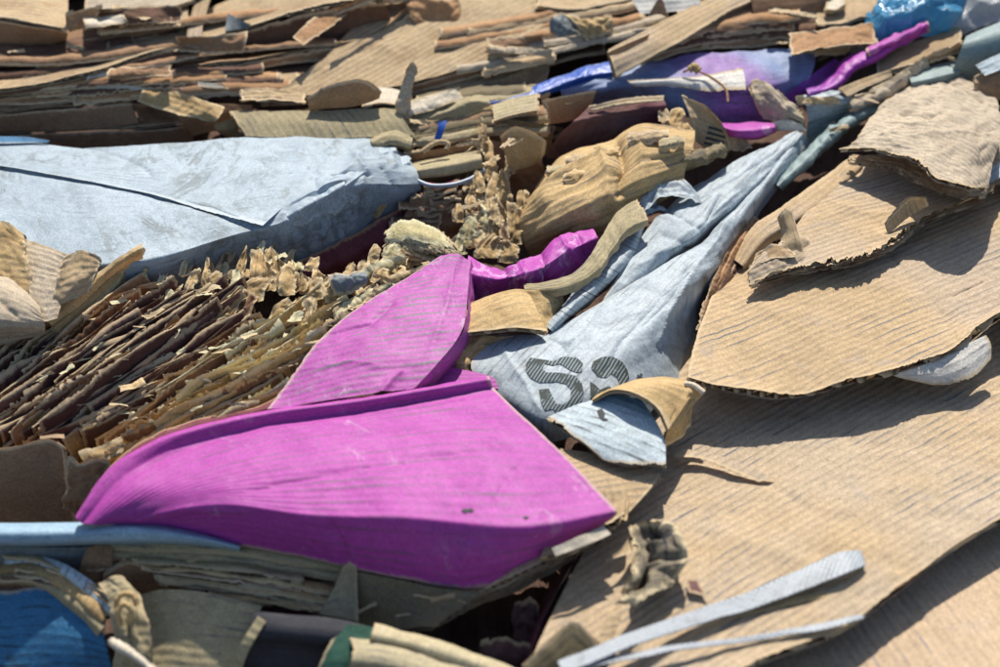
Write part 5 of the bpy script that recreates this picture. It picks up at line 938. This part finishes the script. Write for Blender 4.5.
sheet('plank_flap', 'long tan plank-like flap with a brown end turned up', 'cardboard', [[(607, 52, 110), (640, 34, 118), (690, 8, 126), (750, -24, 132)], [(611, 64, 106), (650, 46, 114), (700, 18, 122), (765, -14, 130)], [(615, 79, 94), (645, 62, 104), (690, 38, 114), (735, 10, 122), (775, -6, 128)]], MAT['tan_flat'], back=MAT['brown'], t=3.6, step=2.6, wave=(1.2, 40), tear={'s': 2, 'w': 2})
sheet('brown_end', 'brown upright board end standing against the plank-like flap', 'cardboard', [[(607, 53, 114), (622, 46, 118), (650, 34, 122)], [(610, 66, 102), (624, 58, 106), (644, 46, 112)], [(614, 80, 88), (622, 74, 92), (634, 64, 98)]], MAT['orange_brown'], t=0, step=1.9, wave=(1, 20))
sheet('white_card', 'white-blue card scrap far at the back', 'paper', [[(632, 0, 134), (700, -8, 136)], [(640, 14, 124), (700, 8, 126)]], MAT['whitish'], t=0, step=2.6, wave=(2, 20))
sheet('brown_peak', 'small pointed brown flap in front of the white-blue card', 'cardboard', [[(656, 2, 136), (660, -2, 140), (664, 2, 136)], [(648, 16, 122), (660, 14, 126), (668, 17, 122)]], MAT['brown'], t=1.5, step=1.6)
for i, (y, h, m, lb) in enumerate([(28, 112, 'brown', 'upper brown layer in the stack under the plank-like flap'), (36, 104, 'tan', 'tan layer in the stack under the plank-like flap'), (44, 96, 'brown', 'lower brown layer in the stack under the plank-like flap')]):
    shelf(lb, [(676+i*3, y+6, h-2), (705, y, h), (745, y-4, h+2), (775, y-8, h+4)], m, d=26, tear=3)
sheet('brown_board', 'smooth brown board panel leaning at the back', 'cardboard', [[(748, -25, 146), (790, -30, 148), (834, -25, 146)], [(752, 5, 124), (790, 2, 126), (830, 0, 126)], [(758, 42, 92), (785, 32, 100), (826, 12, 114)]], MAT['brown'], t=2.6, step=2.6, wave=(2, 60))
shelf('light tan frayed sheet beside the leaning brown panel', [(815, 26, 112), (838, 26, 112), (862, 19, 114), (892, 20, 114)], 'tan', d=34, tear=5)
shelf('tan frayed sheet corner above the leaning brown panel', [(824, 12, 122), (835, 12, 122), (846, 6, 124)], 'pale', d=20, tear=3)
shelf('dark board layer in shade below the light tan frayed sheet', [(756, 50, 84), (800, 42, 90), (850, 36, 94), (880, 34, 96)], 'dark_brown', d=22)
sheet('torn_curl', 'curled tan strip hanging over the blue-violet sheet', 'cardboard', [[(802, 44, 100), (820, 38, 104), (848, 36, 104)], [(804, 50, 96), (822, 46, 98), (850, 44, 98)], [(804, 60, 86), (820, 58, 84), (840, 56, 84), (852, 50, 90)]], MAT['ochre'], t=1.8, step=1.8, tear={'s': 5, 'e': 3}, crump=(2, 14))
# plastics and coloured boards
sheet('blue_plastic', 'bright ultramarine plastic strip squeezed between boards', 'plastic', fold_rows([(470, 107, 72), (495, 100, 76), (530, 92, 78), (555, 83, 82), (582, 73, 86), (612, 67, 88)], [4, 5, 8, 8, 9, 11], 3, 7), MAT['blue_plastic'], t=0, step=2.2, wave=(1.5, 24), crump=(.8, 20))
sheet('violet_box', 'crushed blue-violet printed board with a dented surface', 'box',
      [[(560, 86, 76), (620, 70, 84), (690, 56, 90), (760, 52, 92), (812, 50, 92)], [(560, 90, 78), (625, 76, 86), (695, 70, 90), (762, 66, 92), (815, 62, 90)], [(562, 96, 72), (630, 86, 82), (700, 86, 86), (760, 86, 86), (810, 78, 82)], [(565, 102, 60), (640, 96, 66), (710, 106, 70), (758, 108, 66), (800, 96, 64)], [(570, 110, 44), (645, 106, 50), (715, 124, 48), (756, 126, 44), (795, 108, 46)]],
      MAT['blue_violet'], t=0, step=2.6, wave=(2.5, 40), crump=(2.2, 34), crease=(2,), lines=[([(802, 52), (800, 70), (790, 90)], 3, -3)])
sheet('white_label', 'white paper label with green print on the blue-violet board', 'paper', [[(624, 80, 92), (660, 78, 94), (700, 75, 96), (742, 65, 96)], [(630, 84, 90), (665, 82, 92), (704, 82, 94), (745, 78, 94)], [(634, 88, 86), (668, 87, 87), (705, 92, 88), (746, 92, 88)]], MAT['whitish'], t=0, step=2, wave=(1, 20), tear={'n': 3, 's': 3, 'w': 3})
sheet('violet_flap', 'violet board edge under the blue-violet board', 'cardboard', [[(785, 96, 76), (800, 84, 80), (835, 58, 86)], [(788, 104, 66), (806, 92, 70), (842, 66, 78)], [(792, 112, 56), (812, 100, 58), (848, 76, 66)]], MAT['violet'], t=0, step=2, wave=(2, 20))
tube('twig', [(683, 72, 100), (692, 69, 104), (700, 72, 102), (715, 80, 98), (726, 90, 94), (728, 102, 88)], 1.3, MAT['orange_brown'], 'thin dry twig lying over the white label', 'twig', jit=.5)
tube('seed_head', [(689, 70, 106), (694, 67, 109), (699, 71, 106)], 4.5, MAT['ochre'], 'brown frayed knot at the end of the dry twig', 'twig', jit=.6)
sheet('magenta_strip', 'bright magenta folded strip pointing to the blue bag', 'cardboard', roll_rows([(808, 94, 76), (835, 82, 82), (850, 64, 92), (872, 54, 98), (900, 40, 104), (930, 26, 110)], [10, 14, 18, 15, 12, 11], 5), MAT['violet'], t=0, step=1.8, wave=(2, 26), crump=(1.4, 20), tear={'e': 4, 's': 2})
sheet('magenta_strip', 'brighter magenta crest on the folded strip by the blue bag', 'cardboard', roll_rows([(866, 53, 104), (890, 42, 110), (912, 31, 114), (929, 23, 116)], [7, 8, 8, 7], 4), MAT['magenta_gloss'], t=0, step=1.6, wave=(1.5, 14), crump=(1.6, 16), tear={'e': 2, 'w': 3})
sheet('magenta_fold', 'pink folded board nub behind the printed torn tan piece', 'cardboard', roll_rows([(716, 126, 58), (735, 131, 60), (752, 131, 60), (775, 128, 56)], [8, 16, 18, 10], 14), MAT['magenta_gloss'], t=0, step=1.9, wave=(1, 20))
sheet('plastic_bag', 'shiny light blue crumpled plastic bag at the back', 'bag', [[(885, -25, 130), (920, -30, 134), (970, -25, 130)], [(872, 12, 116), (895, -4, 134), (930, -2, 136), (966, 4, 122)], [(860, 30, 106), (885, 22, 122), (912, 14, 128), (938, 16, 120), (950, 26, 108)], [(858, 46, 92), (882, 44, 96), (908, 34, 102), (930, 36, 98), (945, 40, 92)]], MAT['bag_plastic'], t=0, step=2.0, wave=(4, 30), crump=(5, 26), tear={'n': 2})
sheet('clear_wrap', 'greyish clear plastic wrap beside the light blue bag', 'plastic', [[(938, -20, 128), (980, -30, 132), (1040, -20, 132)], [(938, 10, 112), (970, 4, 122), (1010, 0, 122), (1040, -4, 122)], [(940, 36, 94), (962, 34, 98), (985, 26, 102), (1040, 14, 106)]], MAT['clear_plastic'], t=0, step=2.2, wave=(4, 30), crump=(4, 30))
sheet('teal_board', 'teal-grey board with a flat end beside the crumpled flap', 'cardboard', [[(966, 36, 112), (1000, 22, 118), (1040, 8, 122)], [(962, 46, 112), (1000, 36, 116), (1040, 22, 120)], [(954, 66, 94), (1000, 58, 96), (1040, 48, 98)], [(948, 84, 72), (1000, 76, 76), (1040, 70, 76)]], MAT['teal_grey'], t=0, step=2.4, wave=(1.2, 40))
sheet('teal_board', 'short teal-grey board end in front of the flat teal board', 'cardboard', fold_rows([(910, 78, 80), (930, 73, 82), (958, 66, 84)], [10, 12, 12], 6, 14), MAT['teal_grey'], t=0, step=2, wave=(1, 30))
sheet('teal_roll', 'long teal-grey rolled edge running down beside the kraft strip', 'cardboard', roll_rows([(905, 96, 62), (875, 108, 60), (848, 122, 58), (822, 144, 54), (800, 166, 48), (778, 186, 40)], [8, 12, 14, 15, 14, 10], 8), MAT['teal_grey'], t=0, step=2.0, wave=(1.6, 24), crump=(1.4, 26), ripple=('u', 12, .5), tear={'s': 2})
sheet('teal_roll', 'dull green board side below the grey crushed box corner', 'cardboard', [[(808, 122, 58), (830, 112, 64), (848, 102, 70)], [(806, 134, 46), (828, 124, 52), (850, 112, 58)], [(808, 150, 30), (830, 138, 36), (852, 124, 42)]], MAT['teal_grey'], t=0, step=2, wave=(1, 30))
shelf('tan sheet between the magenta strip and the teal board', [(876, 76, 86), (905, 68, 92), (930, 60, 96), (962, 44, 102)], 'tan', d=22, tear=3)
sheet('torn_sliver', 'dark frayed edge of the tan sheet by the teal board', 'cardboard', [[(925, 56, 100), (945, 48, 104), (965, 42, 106)], [(928, 64, 90), (948, 58, 92), (964, 50, 96)]], MAT['brown'], t=1.8, step=1.7, crump=(2, 12), tear={'n': 3, 's': 4})
sheet('grey_crumple', 'crumpled grey strip slanting down past the tan sheet', 'cardboard', [[(848, 100, 78), (880, 84, 86), (908, 66, 96), (924, 56, 100)], [(852, 108, 74), (885, 92, 82), (914, 72, 90), (928, 62, 94)], [(854, 122, 56), (888, 102, 64), (916, 84, 72), (930, 72, 80)]], MAT['grey_tan'], t=2, step=2, crump=(2.5, 18), tear={'n': 3})
sheet('folded_strip', 'tan folded sheet edge by the grey crushed box corner', 'cardboard', [[(838, 90, 86), (862, 80, 90), (890, 70, 94)], [(848, 98, 82), (868, 88, 86), (892, 78, 88)]], MAT['tan'], t=2.6, step=2, tear={'s': 2})
sheet('grey_corner', 'grey crushed box corner with shiny tape', 'box', [[(800, 96, 76), (825, 92, 82), (858, 90, 82)], [(806, 106, 74), (830, 102, 78), (856, 100, 78)], [(808, 122, 58), (832, 114, 62), (852, 108, 64)]], MAT['grey_blue'], t=0, step=1.9, wave=(1.5, 20), crump=(1.5, 18))
sheet('grey_chunk', 'weathered grey-brown chunk of board at the end of the violet board', 'cardboard', [[(748, 84, 88), (760, 80, 92), (775, 90, 88), (800, 108, 78)], [(752, 100, 80), (768, 100, 82), (785, 110, 78), (805, 120, 70)], [(762, 118, 64), (775, 122, 64), (790, 126, 62), (806, 130, 58)]], MAT['grey_tan'], t=3, step=1.9, crump=(3, 18), tear={'n': 4, 'e': 3, 'w': 3}, ripple=('u', 4, 1.5))
sheet('torn_sliver', 'frayed brown bits between the grey chunk and the grey crushed corner', 'cardboard', [[(795, 96, 84), (815, 96, 84), (840, 98, 82)], [(798, 106, 76), (818, 106, 76), (838, 106, 76)]], MAT['ochre'], t=2, step=1.7, crump=(3, 10), tear={'n': 4, 's': 4, 'e': 4})
sheet('tan_fold', 'small pale tan fold by the tip of the grey folded panel', 'cardboard', [[(768, 124, 66), (785, 120, 70), (802, 124, 66)], [(772, 132, 58), (790, 130, 62), (806, 132, 58)]], MAT['pale'], t=1.8, step=1.7, crump=(2, 14))
# ------------------------------------------------------------------ centre back
sheet('wrinkled_sheet', 'wrinkled tan bag-like sheet bulging above the magenta arm', 'cardboard',
      [[(538, 186, 40), (560, 160, 62), (605, 142, 78), (650, 124, 88), (695, 130, 86)], [(524, 206, 36), (550, 184, 70), (595, 164, 84), (645, 146, 92), (694, 142, 90)], [(520, 224, 28), (550, 208, 66), (592, 190, 80), (640, 168, 86), (690, 156, 84)], [(525, 243, 14), (555, 230, 48), (598, 214, 64), (640, 192, 68), (685, 172, 72)], [(533, 258, -4), (562, 246, 18), (606, 236, 30), (640, 212, 40), (685, 190, 50)]],
      MAT['ochre'], t=0, step=2.2, wave=(2.5, 36), crump=(1.6, 55), wr=(.4, 14), lines=[([(530, 205), (556, 178), (590, 160), (640, 140), (690, 138)], 4, 4), ([(526, 222), (556, 198), (596, 180), (645, 160), (688, 152)], 4, -4), ([(530, 238), (560, 218), (600, 198), (645, 178), (685, 164)], 4, 4.5), ([(545, 246), (572, 230), (606, 216), (640, 198)], 3.5, -4), ([(616, 140), (624, 166), (622, 200)], 8, -13), ([(600, 148), (608, 172), (606, 205)], 6, 6), ([(640, 135), (642, 160), (638, 190)], 6, 5), ([(545, 185), (575, 166), (610, 152)], 3, 3)])
sheet('curled_roll', 'brown rolled rim at the end of the wrinkled tan sheet', 'cardboard', roll_rows([(620, 196, 52), (640, 180, 62), (664, 166, 70), (700, 158, 72), (724, 148, 68)], [12, 13, 13, 14, 12], 10), MAT['olive_dark'], t=0, step=1.7, wave=(2, 18), crump=(2.6, 16), tear={'n': 3, 's': 3})
sheet('torn_board', 'torn tan piece with dark printed stripes standing behind the wrinkled sheet', 'cardboard', [[(681, 94, 104), (690, 98, 104), (702, 104, 102), (718, 118, 94)], [(688, 114, 92), (700, 116, 90), (712, 122, 86), (726, 132, 80)], [(696, 142, 68), (706, 148, 64), (718, 148, 62), (732, 150, 58)]], MAT['tan'], t=2, step=1.9, tear={'n': 3, 'w': 2, 'e': 2}, wave=(1.5, 20))
tp = [o for o in bpy.data.objects if o.get('label', '').startswith('torn tan piece with dark')][0]
for i in range(4): decal('printed_stripe', tp, [[(709-i*1.5, 126+i*5.2), (727-i*1.2, 131+i*5.0), (727-i*1.2, 133.4+i*5.0), (708-i*1.5, 128.6+i*5.2)]], MAT['ink_plain'])
for (x0, y0, w_, h_) in [(560, 172, 34, 70), (585, 162, 40, 82), (606, 156, 30, 86), (575, 180, 26, 78), (648, 140, 44, 96), (672, 146, 30, 94)]:
    hh_, nm_ = h_, ''
    sheet('torn_liner', 'frayed torn liner scrap peeling off the top of the wrinkled tan sheet', 'cardboard', [[(x0-w_*.5, y0-7, hh_+2), (x0, y0-10, hh_+5), (x0+w_*.5, y0-12, hh_+2)], [(x0-w_*.5, y0+2, hh_), (x0, y0-1, hh_+4), (x0+w_*.5, y0-4, hh_+2)], [(x0-w_*.4, y0+9, hh_-8), (x0, y0+7, hh_-4), (x0+w_*.45, y0+4, hh_-7)]],
          MAT[R.choice(['ochre', 'tan', 'grey_tan', 'olive'])], t=0, step=1.6, wave=(2, 18), crump=(1.8, 14), tear={'n': 5, 's': 6, 'e': 5, 'w': 5}, group='liner scraps on the wrinkled tan sheet')
shard(672, 132, 74, 16, 28, 4, 'ochre', 'torn tan scrap standing beside the printed torn piece', tear=3)
shard(664, 122, 80, 12, 14, -2, 'tan', 'small tan scrap standing above the wrinkled sheet', tear=3)
shard(682, 152, 66, 22, 26, -4, 'ochre', 'folded ochre scrap in front of the printed torn piece', tear=3)
shard(738, 150, 56, 26, 20, -6, 'tan', 'brown torn tip next to the pink folded nub', tear=3)
sheet('maroon_fold', 'maroon-brown folded sheet with a tan upper edge', 'cardboard', [[(590, 107, 90), (625, 100, 92), (664, 97, 92)], [(572, 122, 90), (618, 112, 88), (666, 106, 88)], [(556, 138, 74), (610, 128, 72), (664, 117, 74)], [(546, 158, 46), (600, 148, 48), (655, 132, 56)]], MAT['maroon'], t=0, step=2.2, wave=(2, 30), crump=(2, 26), crease=(1, 2))
sheet('tan_strip', 'tan upper edge strip lying on the maroon-brown folded sheet', 'cardboard', [[(588, 106, 96), (625, 98, 98), (664, 96, 98)], [(592, 111, 92), (628, 105, 94), (663, 102, 95)]], MAT['tan'], t=2, step=2, tear={'n': 2, 's': 2})
sheet('tan_flap', 'tan flap with a pale top edge tilted beside the ultramarine strip', 'cardboard', [[(540, 99, 96), (565, 95, 98), (596, 89, 98)], [(545, 110, 84), (568, 105, 88), (592, 100, 88)], [(548, 124, 68), (570, 120, 70), (587, 112, 74)]], MAT['orange_brown'], t=3.4, step=1.9, wave=(1, 24), tear={'n': 2, 'w': 4}, edges='n')
shelf('grey-olive board behind the tilted tan flap', [(492, 124, 72), (510, 118, 76), (540, 112, 80)], 'olive', d=18, tear=3)
sheet('olive_fold', 'olive fold with a lit crest beside the upright frayed strip', 'cardboard', [[(412, 114, 74), (440, 104, 78), (470, 95, 82), (486, 97, 80)], [(412, 122, 76), (445, 112, 80), (478, 101, 84), (490, 104, 78)], [(415, 132, 64), (455, 124, 66), (490, 112, 70)], [(418, 150, 42), (460, 144, 42), (500, 126, 48)]], MAT['olive'], t=0, step=2, wave=(2, 22), crump=(1.2, 22), crease=(1,))
sheet('olive_fold', 'dull olive-brown board in shade below the tilted tan flap', 'cardboard', [[(452, 134, 62), (490, 118, 70), (530, 122, 70), (556, 126, 66)], [(455, 145, 48), (490, 134, 54), (525, 136, 54), (552, 138, 52)], [(450, 165, 24), (490, 156, 28), (530, 156, 30), (555, 155, 30)]], MAT['olive_dark'], t=2, step=2.2, wave=(2, 26), crump=(1.5, 24))
sheet('blue_scrap', 'tiny bright blue scrap on the olive fold', 'plastic', [[(438, 122, 84), (447, 120, 86)], [(437, 130, 78), (444, 130, 80)], [(434, 139, 70), (441, 140, 70)]], MAT['blue_plastic'], t=0, step=1.4)
tube('paper_loop', [(422, 152, 64), (430, 146, 68), (440, 142, 70), (448, 144, 68), (446, 150, 64)], 2.6, MAT['tan'], 'tan twisted paper loop under the tiny blue scrap', 'paper', jit=.5)
sheet('tan_roll', 'short tan tube of rolled board beside the crushed end of the blue box', 'cardboard', roll_rows([(414, 172, 40), (440, 168, 42), (482, 160, 44)], [20, 22, 22], 16), MAT['olive'], t=0, step=2, wave=(1, 24))
sheet('tan_roll', 'small tan rolled sheet just behind the wrinkled blue end', 'cardboard', roll_rows([(372, 144, 66), (390, 138, 66), (412, 142, 62)], [14, 18, 18], 10), MAT['olive'], t=0, step=2, wave=(2, 18), crump=(1.5, 16))
sheet('brown_fold', 'brown fold filling the gap beneath the olive fold', 'cardboard', [[(405, 150, 56), (440, 148, 58), (480, 140, 58), (540, 150, 52)], [(405, 172, 34), (440, 170, 34), (490, 165, 34), (545, 170, 30)], [(410, 210, -6), (450, 208, -6), (500, 200, -4), (550, 200, -4)]], MAT['brown'], t=0, step=2.4, wave=(3, 26), crump=(3, 26))
tube('wire', [(416, 180, 52), (428, 185, 50), (450, 185, 48), (468, 180, 48), (484, 170, 48)], 2.2, MAT['wire_grey'], 'grey-blue wire bent out of the crushed end of the blue box', 'wire')
# the frayed column of torn board
SH3 = 'frayed corrugated sliver in the ragged column beside the wrinkled tan sheet'
for (x, y, h, w, ht, ln, m, t) in [(484, 180, 40, 9, 52, -2, 'ply', 4), (494, 192, 34, 9, 58, -8, 'ply', 4), (510, 172, 44, 8, 48, 4, 'ply', 4.5), (474, 215, 26, 16, 40, 4, 'ply', 0), (490, 218, 24, 18, 46, 4, 'ply', 0), (506, 222, 22, 18, 50, -4, 'ply', 0), (480, 240, 18, 22, 36, 6, 'ply_olive', 0), (498, 244, 16, 22, 40, 2, 'ochre', 0), (514, 244, 16, 18, 36, 2, 'ply', 0),
                                   (466, 246, 20, 18, 28, 4, 'ply_olive', 0), (488, 258, 20, 26, 28, 2, 'ply', 0), (508, 262, 16, 22, 24, 2, 'ochre', 0), (522, 240, 16, 14, 44, 2, 'ochre', 0), (455, 250, 24, 16, 20, 4, 'ply_olive', 0), (500, 205, 28, 10, 40, 6, 'ply', 3), (472, 190, 30, 10, 26, -2, 'ply', 3)]:
    shard(x, y, h, w, ht, ln, m, SH3, 'slivers of the ragged column', tilt=.5, t=t, tear=4)
for k in range(34):
    x = R.uniform(456, 528); y = R.uniform(180, 262)
    if x > 512 and y < 205: continue
    shard(x, y, 46-(y-170)*.36+R.uniform(-3, 4), R.uniform(5, 13), R.uniform(9, 22), R.uniform(-5, 6), R.choice(['ply', 'ply', 'ply_olive', 'ochre', 'ply_brown']), SH3, 'slivers of the ragged column', tilt=.5, tear=3)
sheet('tan_flap', 'tan loop-edged flap standing behind the ragged column', 'cardboard', [[(500, 136, 84), (512, 126, 92), (530, 130, 92), (547, 141, 84)], [(504, 150, 68), (518, 146, 72), (532, 148, 72), (545, 154, 68)], [(510, 172, 44), (522, 168, 46), (534, 164, 50), (542, 160, 56)]], MAT['ochre'], t=2.4, step=1.8, wave=(1.5, 16), tear={'n': 3, 'e': 2}, edges='ne')
sheet('brown_fold', 'shaded brown layers in the gap beyond the crushed blue end', 'cardboard', [[(412, 196, 36), (440, 192, 38), (470, 186, 38)], [(405, 215, 22), (438, 210, 24), (470, 206, 24)], [(390, 245, -6), (435, 240, -4), (475, 236, -4)]], MAT['brown'], t=3, step=2.2, wave=(2.5, 22), crump=(3, 20), ripple=('v', 3, 2), tear={'n': 4})
# sheets going on beyond the frame
for (lb, rows, m) in [('kraft sheets continuing behind the stack', [[(-420, -160, 95), (500, -170, 105), (1420, -160, 95)], [(-300, -60, 104), (500, -60, 112), (1300, -60, 104)], [(-200, -12, 96), (500, -14, 104), (1200, -12, 96)]], 'tan'),
                      ('brown boards continuing beside the light blue box', [[(-420, 20, 60), (-60, 20, 62)], [(-380, 180, 40), (-40, 180, 44)], [(-350, 360, 10), (-12, 360, 12)]], 'brown'),
                      ('kraft board continuing beyond the crumpled flap', [[(1020, 20, 62), (1400, 10, 60)], [(1020, 130, 50), (1400, 130, 50)], [(1015, 230, 14), (1350, 240, 10)]], 'tan')]:
    sheet('outer_sheet', lb, 'cardboard', rows, MAT[m], t=4, step=9, wave=(5, 90), crump=(2, 60))

# ------------------------------------------------------------------ loose scraps lying on what is there
bpy.context.view_layer.update(); DG = bpy.context.evaluated_depsgraph_get(); rs_ = random.Random(21)
def surface(px, py):
    d = FW+RTV*((px-500)*PXM)+UPV*((333.5-py)*PXM); d /= np.linalg.norm(d)
    ok, loc, nn, ix, ob, mw = scene.ray_cast(DG, Vector(CAMP.tolist()), Vector(d.tolist()))
    if not ok: return None, ''
    while ob.parent: ob = ob.parent
    return loc.z*1000, ob.name.split('.')[0]
def scraps(label, group, n, region, allow, size, mats, lift=(2, 7), name='torn_scrap', th=(0, 0, 2.4), slope=None):
    done = 0; tries = 0
    while done < n and tries < n*12:
        tries += 1
        x, y = rs_.uniform(region[0], region[2]), rs_.uniform(region[1], region[3])
        if slope and y > slope(x): continue
        h, nm = surface(x, y)
        if h is None or nm not in allow: continue
        w = rs_.uniform(*size); l = w*rs_.uniform(.14, .38); an = rs_.gauss(-.22, .35); c_, s_ = math.cos(an), math.sin(an)
        base = h+rs_.uniform(*lift); up_ = rs_.uniform(0, .45)
        rows = []
        for v in (-1, 0, 1):
            rows.append([(x+(q*w*.5*c_-v*l*.5*s_)+rs_.uniform(-1, 1)*w*.06, y+(q*w*.5*s_+v*l*.5*c_)*.75+rs_.uniform(-1, 1)*l*.1, base+(-v*l*up_)+rs_.uniform(-.05, .09)*w*abs(q)) for q in (-1, 0, 1)])
        t_ = rs_.choice(th)
        sheet(name, label, 'cardboard', rows, MAT[rs_.choice(mats)], t=t_, step=1.8, wave=(1.6, 20), crump=(1.2, 14), tear={k: rs_.uniform(1, 6) for k in 'nsew'}, group=group, flute=rs_.choice('uv'), edges='se')
        done += 1
TOPOK = {'layered_sheet', 'folded_box', 'plank_flap', 'outer_sheet', 'tan_strip', 'brown_board', 'ground', 'torn_curl', 'dark_fold', 'grey_board', 'olive_fold', 'round_flap', 'brown_fold', 'tan_roll', 'ribbed_sheet', 'tan_fold', 'maroon_fold', 'grey_crumple', 'torn_sliver'}
scraps('loose torn scrap of board strewn over the layered sheets at the back', 'scraps strewn over the back sheets', 14, (0, -6, 860, 108), TOPOK, (20, 90), ['tan', 'tan', 'brown', 'orange_brown', 'dark_brown', 'ochre', 'grey_tan', 'pale', 'tan'])
scraps('small torn scrap in the cluttered gap behind the ragged column', 'scraps behind the ragged column', 26, (400, 95, 580, 235), TOPOK | {'torn_shard', 'tan_flap', 'purple_layer', 'olive_heap'}, (9, 28), ['ochre', 'olive', 'tan', 'brown', 'ply_olive', 'olive_dark'])
scraps('crumbly flake of torn ply lying on the fanned stack', 'flakes on the fanned stack', 80, (10, 255, 400, 440), {'torn_ply', 'torn_shard', 'dim_board'}, (8, 30), ['ply', 'ply_olive', 'ply_olive', 'ply_brown', 'ochre'], lift=(0, 4), th=(0,))
scraps('scrap of board caught in the dim layers under the magenta sheet', 'scraps in the dim layers', 12, (90, 548, 480, 640), {'board_edge', 'bent_board', 'dark_board', 'dim_board', 'board_stack'}, (12, 34), ['olive', 'brown', 'ochre', 'olive_dark'])
scraps('torn brown scrap wedged between teal boards and crumpled flap', 'scraps by the teal boards', 12, (780, 40, 1000, 130), {'layered_sheet', 'grey_crumple', 'torn_sliver', 'teal_roll', 'folded_strip', 'ground', 'cardboard_scrap', 'ripped_layer'}, (9, 26), ['brown', 'tan', 'grey_tan', 'dark_brown'])
